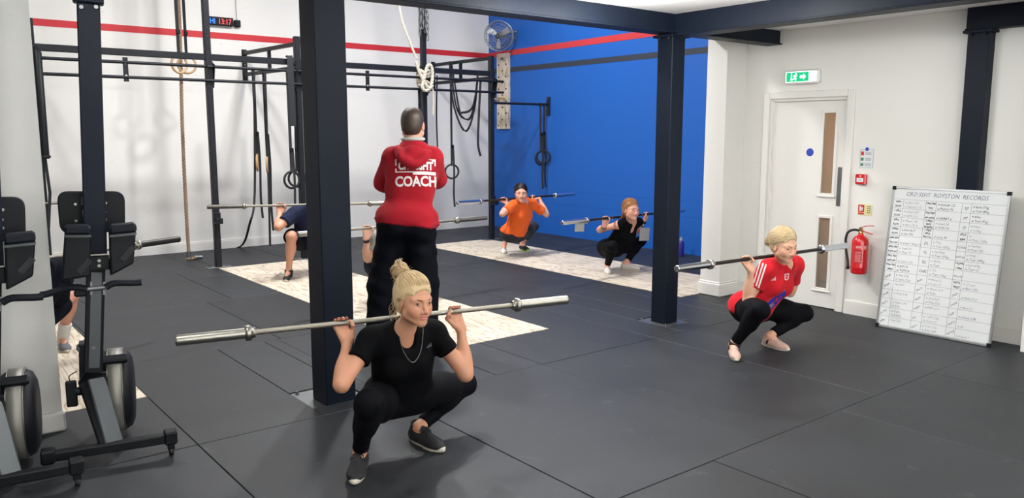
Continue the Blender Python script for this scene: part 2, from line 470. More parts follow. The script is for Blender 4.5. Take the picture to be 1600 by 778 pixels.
for (ya, yb), off in zip(ROWS, OFFS):
    x = off - 1.215 * 4
    while x < XB:
        xa, xb = max(x, X0), min(x + 1.215, XB)
        if yb < 5.2: xb = min(xb, XD + .05)
        x += 1.215
        if xb - xa < .05: continue
        rs = [(xa, ya, xb, yb)]
        for h in PLAT + PITS: rs = [q for r in rs for q in cut(r, h)]
        for (a, b, c, d) in rs:
            if c - a < .02 or d - b < .02: continue
            g = .0022
            zt = rng.uniform(-.0012, .0012)
            o = MB().box((0, 0, -.01), (c - a - 2 * g, d - b - 2 * g, .02), bev=.0025).build('rubber_mat', M['rubber'], floor)
            o.location = ((a + c) / 2, (b + d) / 2, zt); n_mat += 1
def platform(rect, cuts, label):
    x0, y0, x1, y1 = rect
    p = empty('lifting_platform', ((x0 + x1) / 2, (y0 + y1) / 2, 0), 0, label, 'platform')
    ys = [y0] + list(cuts) + [y1]
    for a, b in zip(ys[:-1], ys[1:]):
        o = MB().box((0, 0, 0), (x1 - x0 - .006, b - a - .005, .024), bev=.0015).build('plywood_sheet', M['ply'], p, local=True)
        o.location = (0, (a + b) / 2 - (y0 + y1) / 2, -.0085 + rng.uniform(-.0006, .0006))
    return p
platform(PLAT[0], (5.92, 8.36), 'pale plywood lifting platform under the coach, running back to the black post')
platform(PLAT[1], (6.16, 8.52), 'pale plywood lifting platform under the woman in orange, beside the blue wall')
platform(PLAT[2], (5.98, 8.40), 'pale plywood lifting platform beside the white pier behind the rowing machines')

# steel frame: columns, beams
def column(x, y, sx, sy, ztop, label, plate=None, low=0.0):
    c = MB().box((x, y, (low + ztop) / 2), (sx, sy, ztop - low), bev=.006)
    o = c.build('column', M['steel']); o['kind'] = 'structure'; o['label'] = label
    f = MB().box((x, y, ztop - .012), (sx + .07, sy + .05, .022), bev=.003)
    for a in (-1, 1):
        for b in (-1, 1):
            f.lathe((x + a * (sx / 2 + .018), y + b * (sy / 2 - .03), ztop - .045), (x + a * (sx / 2 + .018), y + b * (sy / 2 - .03), ztop), [(0, .011), (.025, .011)], n=6, smooth=False)
    f.build('cap_plate', M['steel'], o)
    if plate:
        a0, b0, a1, b1 = plate
        MB().box(((a0 + a1) / 2, (b0 + b1) / 2, -.012), (a1 - a0 - .01, b1 - b0 - .01, .012), bev=.002).build('base_plate', M['galv'], o)
        for a in (a0 + .04, a1 - .04):
            for b in (b0 + .035, b1 - .035):
                MB().lathe((a, b, -.006), (a, b, 1), [(0, .016), (.004, .016), (.0041, .010), (.02, .009)], n=6, smooth=False).build('bolt', M['galv'], o)
    return o
column(2.15, 4.50, .20, .20, 2.475, 'dark navy steel column behind the woman in black, left of centre', PITS[0], -.006)
column(5.40, 4.615, .165, .165, 2.475, 'dark navy steel column in front of the blue wall', PITS[1], -.006)
column(6.95, 2.765, .17, .165, 2.455, 'dark navy steel column behind the record board')
def beam(name_label, a, b, w, z0, z1):
    a = np.array(a, float); b = np.array(b, float)
    m = MB().bar((a[0], a[1], (z0 + z1) / 2), (b[0], b[1], (z0 + z1) / 2), w - .05, z1 - z0 - .002, bev=.004)
    m.bar((a[0], a[1], z0 + .007), (b[0], b[1], z0 + .007), w, .014, bev=.003)
    o = m.build('beam', M['steel']); o['kind'] = 'structure'; o['label'] = name_label
    return o
beam('dark steel beam across the opening to the hall', (X0, 4.585), (5.33, 4.585), .19, 2.477, CEIL)
beam('dark steel beam running overhead from the middle column towards the right', (5.40, 4.70), (5.40, Y0), .20, 2.456, CEIL)
beam('short dark steel beam between the middle column and the door wall', (5.50, 4.66), (XD, 4.66), .17, 2.50, CEIL)
beam('dark steel beam on top of the column behind the record board', (6.95, 2.87), (6.95, 2.25), .19, 2.457, CEIL)

# door
door = empty('door_1', (XD + .05, DY1, 0)); door['kind'] = 'structure'; door['label'] = 'white fire door with two narrow vision panels'
fr = MB()
for y, sgn in ((DY0, -1), (DY1, 1)):
    fr.box((XD - .012, y + sgn * .033, DZ / 2 + .03), (.028, .066, DZ + .06), bev=.006)
    fr.box((XD + .06, y - sgn * .012, DZ / 2), (.12, .026, DZ))
fr.box((XD - .013, (DY0 + DY1) / 2, DZ + .033), (.030, DY1 - DY0 - .004, .066), bev=.006)
fr.box((XD + .06, (DY0 + DY1) / 2, DZ - .012), (.118, DY1 - DY0 - .056, .026))
fr.build('door_frame', M['trim'], door)
# leaf with two real openings
gy0, gy1 = 3.985, 4.125
lx0 = XD + .035
lf = MB()
ly0, ly1, lz1 = DY0 + .016, DY1 - .016, DZ - .028
def leaf(y0, y1, z0, z1): lf.box((lx0 + .022, (y0 + y1) / 2, (z0 + z1) / 2), (.044, y1 - y0, z1 - z0))
leaf(ly0, gy0, .008, lz1); leaf(gy1, ly1, .008, lz1)
leaf(gy0, gy1, .008, .18); leaf(gy0, gy1, .875, 1.085); leaf(gy0, gy1, 1.855, lz1)
lfo = lf.build('door_leaf', M['trim'], door)
for z0, z1, mname, cols in ((1.085, 1.855, 'a', (176, 138, 96)), (.18, .875, 'b', (70, 66, 62))):
    b = MB()
    t = .018
    for yy in (gy0, gy1): b.box((lx0 - .004, yy, (z0 + z1) / 2), (.016, t * 1.5, z1 - z0 + t * 1.5), bev=.004)
    for zz in (z0, z1): b.box((lx0 - .004, (gy0 + gy1) / 2, zz), (.015, gy1 - gy0 - t * 1.5, t * 1.5), bev=.004)
    b.box((lx0 - .008, (gy0 + gy1) / 2, z0 - .016), (.024, gy1 - gy0 + .05, .016), bev=.004)
    b.build('glazing_bead', M['trim'], lfo)
glass = bpy.data.materials.new('wired_glass'); glass.use_nodes = True
gp = glass.node_tree.nodes['Principled BSDF']
gp.inputs['Base Color'].default_value = (.85, .78, .68, 1); gp.inputs['Roughness'].default_value = .12; gp.inputs['Transmission Weight'].default_value = .85; gp.inputs['IOR'].default_value = 1.1
for z0, z1 in ((1.085, 1.855), (.18, .875)):
    MB().box((lx0 + .022, (gy0 + gy1) / 2, (z0 + z1) / 2), (.006, gy1 - gy0, z1 - z0)).build('glass_pane', glass, lfo)
MB().box((lx0 - .003, 3.922, 1.165), (.006, .058, .36), bev=.002).build('push_plate', M['galv'], lfo)
sg = MB().lathe((lx0 + .001, 4.245, 1.476), (lx0 - 1, 4.245, 1.476), [(0, .038), (.003, .038)], n=28, smooth=False).build('fire_door_sign', M['blueprint'], lfo)
for y, z in ((4.245, 1.484), (4.245, 1.468)):
    MB().box((lx0 - .0025, y, z), (.001, .044, .007)).build('sign_lettering', M['white'], sg)
for z in (.25, 1.0, 1.75):
    MB().lathe((XD + .02, DY1 - .014, z - .05), (XD + .02, DY1 - .014, 9), [(0, .007), (.1, .007)], n=8).build('hinge', M['galv'], door)
# corridor seen through the vision panels: warm end wall, dark floor, a door's coloured notice
lobby = MB().box((8.4, 4.2, 1.3), (.06, 2.2, 2.6)).build('wall_lobby', mat('tan_lobby_wall', (196, 152, 104), .7)); lobby['kind'] = 'structure'
lb = MB().box((7.75, 3.2, 1.3), (1.3, .06, 2.6)).build('wall_lobby_side', mat('tan_lobby_side', (180, 140, 98), .7)); lb['kind'] = 'structure'
lc = MB().box((7.75, 4.1, 2.2), (1.3, 1.9, .05)).build('ceiling_lobby', M['ceiling']); lc['kind'] = 'structure'
area_light('lobby_light', (7.8, 4.1, 2.15), .4, .4, 9, (1, .85, .66))

for k, (x, w_) in enumerate(FILL_WINDOWS):  # frames added around the made-up rear fill lights
    m = MB()
    for sx in (-1, 0, 1): m.box((x + sx * w_ / 2, Y0 + .03, 1.45), (.06, .06, 1.82))
    for z in (.57, 2.33): m.box((x, Y0 + .03, z), (w_ + .06, .05, .058))
    o = m.build('window_%d' % (k + 1), M['trim']); o['kind'] = 'structure'; o['label'] = 'daylight window in the rear wall'
# ================================================================== SMALL WALL THINGS
def text_mesh(s, size, align='CENTER', shear=0.0, res=3, bold=0.0):
    c = bpy.data.curves.new('txt', 'FONT'); c.body = s; c.size = size; c.align_x = align; c.shear = shear
    c.resolution_u = res; c.offset = bold
    o = bpy.data.objects.new('txt', c); COL.objects.link(o)
    dg = bpy.context.evaluated_depsgraph_get()
    me = bpy.data.meshes.new_from_object(o.evaluated_get(dg))
    vs = np.array([v.co[:] for v in me.vertices]) if len(me.vertices) else np.zeros((0, 3))
    fs = [tuple(p.vertices) for p in me.polygons]
    bpy.data.objects.remove(o); bpy.data.curves.remove(c); bpy.data.meshes.remove(me)
    return vs, fs
def place2d(mb, vs, fs, org, ex, ey, off=0.0, mi=0):
    ex = np.array(ex, float); ey = np.array(ey, float); n = np.cross(ex, ey)
    if len(vs): mb.add(np.array(org) + vs[:, :1] * ex + vs[:, 1:2] * ey + n * off, fs, mi)

# exit sign: a lit box
EX, EY, EZ = -np.array([0, 1.0, 0]), np.array([0, 0, 1.0]), None      # the door wall's picture axes: right = -Y, up = Z
yc, zc = 4.322, 2.182
t = empty('exit_sign', (XD, yc, zc), 0, 'lit green emergency exit sign in a white box over the door', 'sign')
MB().box((XD - .03, yc, zc), (.06, .36, .135), bev=.02).build('housing', M['white'], t)
lit_w = mat('lit_white', (240, 255, 250), .4, emit=((240, 255, 248), 3.0)); lit_g = mat('lit_green', (0, 150, 100), .4, emit=((10, 170, 110), 1.1))
MB().box((XD - .061, yc, zc), (.004, .318, .096), bev=.002).build('diffuser', lit_w, t)
gp_ = MB().box((XD - .0635, yc + .034, zc), (.002, .235, .088)).build('green_panel', lit_g, t)
fig = MB()
def P2(y, z): return (XD - .066, yc - y, zc + z)
def flat(poly): fig.prism([P2(a, b) for a, b in poly], (.002, 0, 0))
def disc(cy, cz, r, n=14): flat([(cy + r * math.cos(2 * PI * k / n), cz + r * math.sin(2 * PI * k / n)) for k in range(n)])
disc(-.050, .026, .009)
for a, b, w_ in (((-.056, .016), (-.062, -.006), .011), ((-.058, .014), (-.040, .004), .006), ((-.058, .014), (-.076, .006), .006), ((-.062, -.006), (-.048, -.016), .008), ((-.048, -.016), (-.052, -.034), .007), ((-.062, -.006), (-.070, -.020), .008), ((-.070, -.020), (-.088, -.024), .007)):
    a = np.array(a); b = np.array(b); d = nrm(b - a); n_ = np.array([-d[1], d[0]]) * w_ / 2
    flat([a - n_, b - n_, b + n_, a + n_])
flat([(-.005, .012), (.030, .012), (.030, .026), (.052, 0), (.030, -.026), (.030, -.012), (-.005, -.012)])
flat([(-.100, .036), (-.092, .036), (-.092, -.036), (-.100, -.036)])
fig.build('pictogram', lit_w, t)['kind'] = 'stuff'

def wall_card(name, label, cat, y, z, w_, h_, m, x=XD):
    o = MB().box((0, 0, 0), (.004, w_, h_)).build(name, m); o.location = (x - .002, y, z); tag(o, label, cat); return o
# fire action notice
o = wall_card('fire_notice', 'white fire action notice with a blue disc above the red call point', 'notice', 3.663, 1.437, .135, .19, M['paper'])
def part_on(o, name, m, boxes, x=-.0030):
    b = MB()
    for (cy, cz, sw, sh) in boxes: b.box((x, -cy, cz), (.0012, sw, sh))
    q = b.build(name, m); q.parent = o; q['kind'] = 'stuff'; return q
part_on(o, 'border', M['green_print'], [(0, .074, .120, .002), (0, -.086, .120, .002), (-.060, -.006, .002, .16), (.060, -.006, .002, .16)])
d = MB().lathe((-.002, 0, .078), (-1, 0, .078), [(0, .017), (.002, .017)], n=20, smooth=False).build('blue_disc', M['blueprint']); d.parent = o
part_on(o, 'red_icon', M['red_flat'], [(-.040, .040, .026, .034)])
part_on(o, 'green_icon', M['green_print'], [(-.040, -.012, .026, .026), (-.040, -.060, .026, .026)])
part_on(o, 'print_lines', M['ink_f'], [(.014, z, .060 - .012 * (k % 2), .004) for k, z in enumerate((.050, .041, .032, -.003, -.012, -.021, -.051, -.060, -.069))])
# call point
cp = empty('fire_call_point', (XD, 3.693, 1.246), 0, 'red break-glass fire call point on the wall beside the door', 'alarm')
MB().box((XD - .02, 3.693, 1.246), (.04, .098, .092), bev=.008).build('housing', M['red_gloss'], cp)
q = MB().box((XD - .041, 3.693, 1.240), (.004, .062, .036), bev=.001).build('glass_panel', M['paper'], cp)
b = MB(); vs, fs = text_mesh('FIRE', .018); place2d(b, vs, fs, (XD - .0445, 3.693, 1.234), (0, -1, 0), (0, 0, 1)); b.build('lettering', M['ink'], q)
MB().lathe((XD - .04, 3.693, 1.275), (-9, 3.693, 1.275), [(0, .006), (.003, .005)], n=10).build('indicator', M['white'], cp)
# extinguisher sign
o = wall_card('extinguisher_sign', 'yellow and red fire extinguisher identification sign above the extinguisher', 'sign', 3.652, .973, .130, .098, M['yellow_print'])
part_on(o, 'red_panel', M['red_flat'], [(-.032, .010, .056, .066), (-.032, -.036, .056, .014)])
part_on(o, 'pictogram', M['paper'], [(-.040, .006, .014, .040), (-.040, .030, .008, .010), (-.022, .006, .012, .030)], -.0040)
part_on(o, 'print_lines', M['green_print'], [(.030 + .018 * (k % 2), .030 - .018 * (k // 2), .012, .010) for k in range(8)])
# extinguisher
e = empty('fire_extinguisher', (XD - .095, 3.625, .40), 0, 'red fire extinguisher with a black hose hung on the wall', 'extinguisher')
ex, ey = XD - .095, 3.625
MB().lathe((ex, ey, .405), (ex, ey, 9), [(0, .060), (.006, .068), (.02, .070), (.05, .0705), (.055, .072), (.064, .072), (.069, .0705), (.29, .0705), (.315, .064), (.336, .046), (.347, .026), (.356, .022), (.366, .022)], n=32).build('cylinder', M['red_gloss'], e)
MB().lathe((ex, ey, .766), (ex, ey, 9), [(0, .020), (.018, .020), (.024, .014), (.04, .014)], n=16).box((ex, ey, .80), (.03, .03, .03), bev=.004).build('valve', M['brass'], e)
hd = MB().bar((ex, ey + .02, .800), (ex - .012, ey - .115, .770), .022, .006, bev=.002)
hd.bar((ex, ey + .015, .815), (ex - .012, ey - .06, .842), .022, .006, bev=.002).bar((ex - .012, ey - .06, .842), (ex - .012, ey - .12, .846), .022, .006, bev=.002)
hd.build('handle', M['red_gloss'], e)
hp = [(ex - .005, ey + .012, .792), (ex - .02, ey + .055, .797), (ex - .03, ey + .10, .775), (ex - .03, ey + .122, .72), (ex - .03, ey + .120, .65), (ex - .035, ey + .105, .58), (ex - .04, ey + .085, .51), (ex - .045, ey + .078, .47)]
def smooth_path(pts, n=6):
    pts = [np.array(p, float) for p in pts]; out = []
    for i in range(len(pts) - 1):
        p0, p1, p2, p3 = pts[max(i - 1, 0)], pts[i], pts[i + 1], pts[min(i + 2, len(pts) - 1)]
        for k in range(n):
            t_ = k / n
            out.append(.5 * (2 * p1 + (p2 - p0) * t_ + (2 * p0 - 5 * p1 + 4 * p2 - p3) * t_ ** 2 + (3 * p1 - p0 - 3 * p2 + p3) * t_ ** 3))
    return out + [pts[-1]]
MB().tube(smooth_path(hp), .011, n=10).build('hose', M['rubber_black'], e)
MB().lathe(hp[-1], (hp[-1][0], hp[-1][1], 0), [(0, .013), (.03, .015)], n=12).build('nozzle', M['black_plastic'], e)
lab = MB()
cx_dir = math.atan2(-ey + 0.0, -ex)      # label faces the room corner the photographer stands in
def cyl_patch(mb, a0, a1, z0, z1, r, n=14):
    vs = []
    for k in range(n + 1):
        a = a0 + (a1 - a0) * k / n
        for z in (z0, z1): vs.append((ex + r * math.cos(a), ey + r * math.sin(a), z))
    mb.add(vs, [(2 * k, 2 * k + 2, 2 * k + 3, 2 * k + 1) for k in range(n)])
fa = math.radians(205)
mw = mat('pale_red_label_print', (222, 150, 150), .5)
l1 = MB(); cyl_patch(l1, fa - .55, fa + .35, .505, .625, .0712); lo = l1.build('label_panel', mat('label_red', (176, 38, 44), .4), e)
l2 = MB()
for k in range(7): cyl_patch(l2, fa - .5, fa + .3 - .08 * (k % 3), .52 + .014 * k, .526 + .014 * k, .0718)
cyl_patch(l2, fa - .45, fa + .25, .640, .662, .0718)
cyl_patch(l2, fa + .5, fa + .85, .63, .665, .0718)
l2.build('label_print', mw, lo)
# water bottle on the floor by the blue wall
bw = empty('water_bottle', (8.53, 7.02, 0), 0, 'tall purple-blue water bottle on the floor against the blue wall', 'bottle')
MB().lathe((8.53, 7.02, 0), (8.53, 7.02, 9), [(0, .034), (.008, .038), (.18, .038), (.205, .030), (.212, .022)], n=20).build('body', mat('indigo_plastic', (52, 44, 150), .3), bw)
MB().lathe((8.53, 7.02, .212), (8.53, 7.02, 9), [(0, .026), (.03, .026), (.036, .014), (.055, .012)], n=16).build('cap', mat('grey_blue_cap', (120, 130, 160), .4), bw)

# ------------------------------------------------------------------ record board, leaning
W, Hh = .912, 1.208
bx0, bx1 = 6.700, 6.848
tilt = math.atan2(bx1 - bx0, math.sqrt(Hh ** 2 - (bx1 - bx0) ** 2))
B = empty('record_whiteboard', (bx0, 2.885, 0), 0, 'white record board with a handwritten table leaning on the wall', 'whiteboard')
UPB = np.array([math.sin(tilt), 0, math.cos(tilt)]); RTB = np.array([0, -1.0, 0]); NB = -np.array([math.cos(tilt), 0, -math.sin(tilt)])
BO = np.array([bx0, 2.885, .004])
def bp(x, y, n=0.0): return BO + RTB * x + UPB * y + NB * n
Rb = np.stack([NB, RTB, UPB], 1)
def bbox_(mb, x, y, w_, h_, n, th): mb.box(bp(x, y, n), (th, w_, h_), 0, Rb)
m = MB(); bbox_(m, 0, Hh / 2, W, Hh, 0, .012); m.build('panel', M['board'], B)
m = MB()
for sx in (-1, 1): bbox_(m, sx * (W / 2 - .006), Hh / 2, .016, Hh, .004, .020)
for yy in (.007, Hh - .007): bbox_(m, 0, yy, W, .016, .004, .020)
m.build('frame', M['alu'], B)
for sx in (-1, 1):
    for yy in (.012, Hh - .012):
        m = MB(); bbox_(m, sx * (W / 2 - .011), yy, .030, .030, .004, .024); m.build('corner_cap', M['black_plastic'], B)
cols_x = [-.442, -.355, -.170, -.085, .115, .185, .442]
top = Hh - .105; nrow = 14; rh = (top - .02) / nrow
ln = MB()
for c in cols_x[1:-1]: bbox_(ln, c, (top + .02) / 2, .0022, top - .02, .0066, .001)
for r in range(nrow + 1): bbox_(ln, 0, top - r * rh, .885, .0022, .0066, .001)
ln.build('ruled_lines', M['ink_f'], B)
inks = {'ink': MB(), 'ink_f': MB(), 'ink_b': MB()}
def write(s, x, y, size, ink='ink', align='LEFT', rot=0.0, bold=0):
    vs, fs = text_mesh(s, size, align, .15, 2)
    if len(vs) == 0: return
    vs = vs * np.array([.88, 1, 1])
    # hand-drawn wobble
    vs = vs + np.stack([np.sin(vs[:, 1] * 260 + x * 90) * .0012, np.sin(vs[:, 0] * 170 + y * 70) * .0022, 0 * vs[:, 0]], 1)
    c_, s_ = math.cos(rot), math.sin(rot)
    v2 = np.stack([vs[:, 0] * c_ - vs[:, 1] * s_, vs[:, 0] * s_ + vs[:, 1] * c_, vs[:, 2]], 1)
    for k in range(1 + bold):
        place2d(inks[ink], v2 + np.array([.0012 * k, .0009 * k, 0]), fs, bp(x, y), RTB, UPB, -.0078 if False else .0072)
write('CRO SSFIT  ROYSTON  RECORDS', -.02, Hh - .074, .049, 'ink_b', 'CENTER')
LAB0 = [('400m', 'ROW'), ('1 MILE', 'ROW'), ('500m', 'ROW'), ('2000m', 'ROW'), ('MAX REP', 'PULL UPS'), ('MAX REP', 'PUSH UPS'), ('MAX REP', 'RING DIP'), ('MAX REP', 'HSPU')]
LAB1 = [('MAX REP', "SU'S"), ('MAX REP', 'DBL UNDER'), ('1 MILE', 'MAX', 'BURPEE'), ('1 MILE', 'MAX', 'BIKE CALS'), ('DL',), ('FS',), ('BS',), ('OHS',)]
LAB2 = [('SP',), ('PP',), ('PJ',), ('SPLIT', 'JERK'), ('CLEAN',), ('SNATCH',), ('CLEAN', '+ JERK'), ('THRUSTER',), ('DEVIL', 'PRESS')]
V0 = [('w Jolyn 1:32', 'm Samuel 1:12'), ('w Claire 6:37', 'm DAN 5:11'), ('w Marie 1:42', 'm Ben 1:31.6'), ('w Jolyn 8:17', 'm Stu 7:01'), ('', 'm Lewis / Isaac 13'), ('w Steph 45', 'm Mark 70'), ('', 'm Lewis 12m'), ('w KIM 12', 'm TOM 24'), ('w Tina 3:58', 'm Steve 2:24'), ('Lou 8:47', ''), ('m Andy 5:36', ''), ('w Marie 5:41', 'm 2:14'), ('w Katie', 'm 6:19.2'), ('Tom 7:01', '')]
V1 = [('w Hannah 123', 'm Patrick 92'), ('', 'm HARRY 6'), ('w Laura 28', 'm TOM 34'), ('', 'm Luke 40'), ('w Meg', 'm Tom 202kg'), ('w Jen 85kg', 'm Tom 155kg'), ('w Shona', 'm Tom'), ('w Tia', 'm Tom 110kg'), ('w Marie 5:1', 'm Luke 3:3'), ('w Sherie 3:10', 'm Tom'), ('w Jane 8:20', 'm Tom 9:31'), ('w PAM 6:13', ''), ('w TOM 3:28', 'm Steve 4:1'), ('m Tom 2:35', 'w Amy 3:01')]
V2 = [('w Kate 57kg', 'm Tom 85kg'), ('w Kate', 'm Tom 91kg'), ('w Imani', 'm 110kg'), ('w', 'm Tom 110kg'), ('w Gemma', 'm Tom 120'), ('w 47kg', 'm Tom 104kg'), ('w Jess 61kg', 'm Tom 12'), ('', ''), ('w 25 reps', 'm Ben 130S'), ('', 'm Nick 5:12'), ('', 'm Ben 5:1'), ('', 'm Harry 2:08'), ('', 'm Eli'), ('', 'm Harry 7')]
HERO0 = ['ANNIE', 'DIANA', 'ANGIE', 'CINDY', 'JACKIE', 'ISABEL']
HERO1 = ['FRAN', 'GRACE', 'HELEN', 'KAREN', 'EVA', 'KELLY']
HERO2 = ['LINDA', 'LYNNE', 'MARY', 'NANCY', 'NICOLE']
prnd = random.Random(3)
def cell(r): return top - (r + 1) * rh
for r in range(nrow):
    y = cell(r)
    for lab, hero, x0, wd in ((LAB0, HERO0, cols_x[0], cols_x[1] - cols_x[0]), (LAB1, HERO1, cols_x[2], cols_x[3] - cols_x[2]), (LAB2, HERO2, cols_x[4], cols_x[5] - cols_x[4])):
        if r < len(lab):
            L_ = lab[r]; n = len(L_)
            if n == 1: write(L_[0], x0 + wd / 2, y + rh * .3, min(.034, wd * 1.25 / max(1, len(L_[0]) * .68)), 'ink', 'CENTER')
            for i, s in enumerate(L_ if n > 1 else ()):
                write(s, x0 + wd / 2, y + rh * (n - 1 - i + .28) / n, min(.023, wd * 1.25 / max(1, len(s) * .72), rh / n * .9), 'ink', 'CENTER', bold=1)
        elif r - len(lab) < len(hero):
            write(hero[r - len(lab)], x0 + .014, y + .012, .021, 'ink', 'LEFT', .62)
    for vals, x0 in ((V0, cols_x[1]), (V1, cols_x[3]), (V2, cols_x[5])):
        a, b_ = vals[r]
        faint = prnd.random() < .62
        dark_cells = {(0, 1), (1, 1), (3, 0), (7, 0)}
        ink = 'ink' if ((r, 0 if x0 == cols_x[1] else 1) in dark_cells) else ('ink_f' if faint else 'ink_b')
        write(a, x0 + .012, y + rh * .56, .026, 'ink_f' if ink != 'ink' else 'ink'); write(b_, x0 + .012, y + rh * .12, .027, ink)
for k, mb in inks.items():
    o = mb.build('handwriting', M[k], B); o['kind'] = 'stuff'
# ================================================================== PULL-UP RIG
RY = 10.02
rig = empty('pull_up_rig', (4.4, RY, 0), 0, 'black steel pull-up rig spanning the white back wall', 'rig')
POSTS = [(1.43, 2.86, False), (3.28, 4.3, True), (4.42, 2.89, True), (6.34, 4.3, False), (7.56, 2.83, True)]
hole_m = M['galv']
for x, zt, base in POSTS:
    p = MB().box((x, RY, zt / 2 + .004), (.072, .072, zt), bev=.005).build('post', M['rig'], rig)
    h = MB()
    for k in range(int(zt / .10) - 1):
        h.lathe((x, RY - .0365, .12 + .1 * k), (x, -99, .12 + .1 * k), [(0, .0105), (.0012, .0105)], n=10, smooth=False)
        h.lathe((x - .0365, RY, .12 + .1 * k), (-99, RY, .12 + .1 * k), [(0, .0105), (.0012, .0105)], n=10, smooth=False)
    ho = h.build('punched_holes', M['white'] if x < 2 else M['rubber_black'], p); ho['kind'] = 'stuff'
    m = MB().box((x, RY, .004), (.30, .13, .008), bev=.002)
    for a in (-.11, .11):
        for b in (-.035, .035): m.lathe((x + a, RY + b, .006), (x + a, RY + b, 1), [(0, .013), (.012, .012)], n=6, smooth=False)
    m.build('base_plate', M['galv'], p)
MB().bar((1.40, RY, 2.567), (7.62, RY, 2.567), .055, .075, bev=.005).build('top_rail', M['rig'], rig)
for z in (2.452, 2.287):
    MB().tube([(1.36, RY - .06, z), (7.75, RY - .06, z)], .0185, n=12).build('pull_up_bar', M['rig'], rig)
for x in (2.34, 5.40):
    m = MB().box((x, RY - .06, 2.372), (.055, .012, .27), bev=.003)
    po = m.build('joint_plate', M['rig'], rig)
    for zz in (2.445, 2.30): MB().lathe((x, RY - .066, zz), (x, -9, zz), [(0, .014), (.002, .014)], n=12).build('plate_hole', M['white'], po)
for x, zt, b in POSTS:      # gussets that carry the double bars
    m = MB()
    for sx in (-.043, .043):
        m.prism([(x + sx, RY - .036, 2.50), (x + sx, RY - .105, 2.475), (x + sx, RY - .105, 2.44), (x + sx, RY - .036, 2.20)], (.006, 0, 0))
    m.box((x, RY - .038, 2.36), (.09, .006, .32))
    m.build('gusset', M['rig'], rig)
for x, wx in ((1.43, 1.43), (4.42, 4.335), (7.56, 7.56)):   # frames back to the wall
    for z in (2.80, 2.50):
        MB().bar((x, RY, z), (wx, YW, z), .05, .05, bev=.004).build('wall_arm', M['rig'], rig)
    m = MB().bar(((x + wx) / 2, (RY + YW) / 2, 2.52), ((x + wx) / 2, (RY + YW) / 2, 2.78), .04, .04); m.build('strut', M['rig'], rig)
    m = MB().box((wx, YW - .006, 2.635), (.075, .012, .44), bev=.002); pl = m.build('wall_plate', M['rig'], rig)
    for z in (2.46, 2.64, 2.82): MB().lathe((wx, YW - .012, z), (wx, -9, z), [(0, .014), (.006, .013)], n=8).build('bolt', M['galv'], pl)
MB().tube([(7.58, RY, 2.127), (XB - .01, RY, 2.127)], .0185, n=12).build('side_bar', M['rig'], rig)
m = MB().box((XB - .012, RY, 2.10), (.024, .075, .30), bev=.003); pl = m.build('wall_plate', M['rig'], rig)
MB().lathe((XB - .024, RY, 2.22), (-9, RY, 2.22), [(0, .012), (.004, .012)], n=8).build('bolt', M['galv'], pl)
for x, z in ((3.28, .62), (7.56, .62)):      # J-cups
    m = MB().box((x, RY - .045, z), (.085, .02, .14), bev=.003).box((x, RY - .09, z - .055), (.08, .09, .02), bev=.003).box((x, RY - .13, z - .03), (.08, .014, .07), bev=.003)
    m.build('j_cup', M['rig'], rig)
MB().tube([(1.43, RY - .03, .90), (1.78, RY - .03, .90)], .016, n=10).build('spotter_pin', M['chrome'], rig)
q = MB().box((4.56, RY - .030, 2.567), (.20, .004, .026)).build('rail_sticker', M['white'], rig)

# ------------------------------------------------------------------ hanging gear
def ring_mb(c, R_, r, ang, tilt=0.0, n=28):
    c = np.array(c, float); e1 = np.array([math.cos(ang), math.sin(ang), 0]); e2 = np.array([math.sin(ang) * math.sin(tilt), -math.cos(ang) * math.sin(tilt), math.cos(tilt)])
    return MB().tube([c + R_ * (math.cos(2 * PI * k / n) * e1 + math.sin(2 * PI * k / n) * e2) for k in range(n)], r, closed=True, n=10)
def hung_ring(label, c, ztop, m, ang, group, tails=0.0, R_=.107, bx=None, by=None, buckle=True, cat='gym ring'):
    c = np.array(c, float); bx = c[0] if bx is None else bx; by = c[1] if by is None else by
    t = empty('gymnastic_ring', tuple(c), 0, label, cat, group)
    ring_mb(c, R_, .015, ang).build('ring', m, t)
    s = MB()
    off = .012
    for sg in (-1, 1):
        s.ribbon([(c[0] + sg * off * .3, c[1] + sg * .004, c[2] + R_ - .012), (bx + sg * off, by + sg * .012, ztop)], .030, .0035, (1, -.4, 0))
    s.ribbon([(c[0] - .006, c[1], c[2] + R_ + .02), (c[0] - .004, c[1] - .004, c[2] + R_ - .02), (c[0] + .006, c[1], c[2] + R_ + .02)], .030, .003, (1, -.4, 0))
    s.ribbon([(bx - off, by - .026, ztop - .03), (bx, by - .026, ztop + .02), (bx, by + .028, ztop + .02), (bx + off, by + .028, ztop - .03)], .030, .0035, (1, 0, 0))
    if tails > 0:
        s.ribbon(smooth_path([(c[0] + .02, c[1] - .01, c[2] + R_ + .30), (c[0] + .03, c[1] - .02, c[2]), (c[0] + .02, c[1] - .02, c[2] - tails * .6), (c[0] + .035, c[1] - .02, c[2] - tails)]), .030, .0035, (1, -.4, 0))
    so = s.build('strap', M['black_strap'], t)
    if buckle: MB().box((c[0] + .006, c[1] - .012, c[2] + R_ + .28), (.045, .018, .05), bev=.004).build('buckle', M['black_plastic'], so)
    return t
wr = M['wood_ring']; br = M['rubber_black']
c = at_y(280, 100, 10.45); hung_ring('pale wooden ring beside the climbing rope, the one further left', c, 5.45, wr, .35, 'wooden rings by the rope', bx=c[0], by=10.45)
c = at_y(292, 101, 10.75); hung_ring('pale wooden ring beside the climbing rope, just right of it', c, 5.45, wr, -.2, 'wooden rings by the rope', by=10.75)
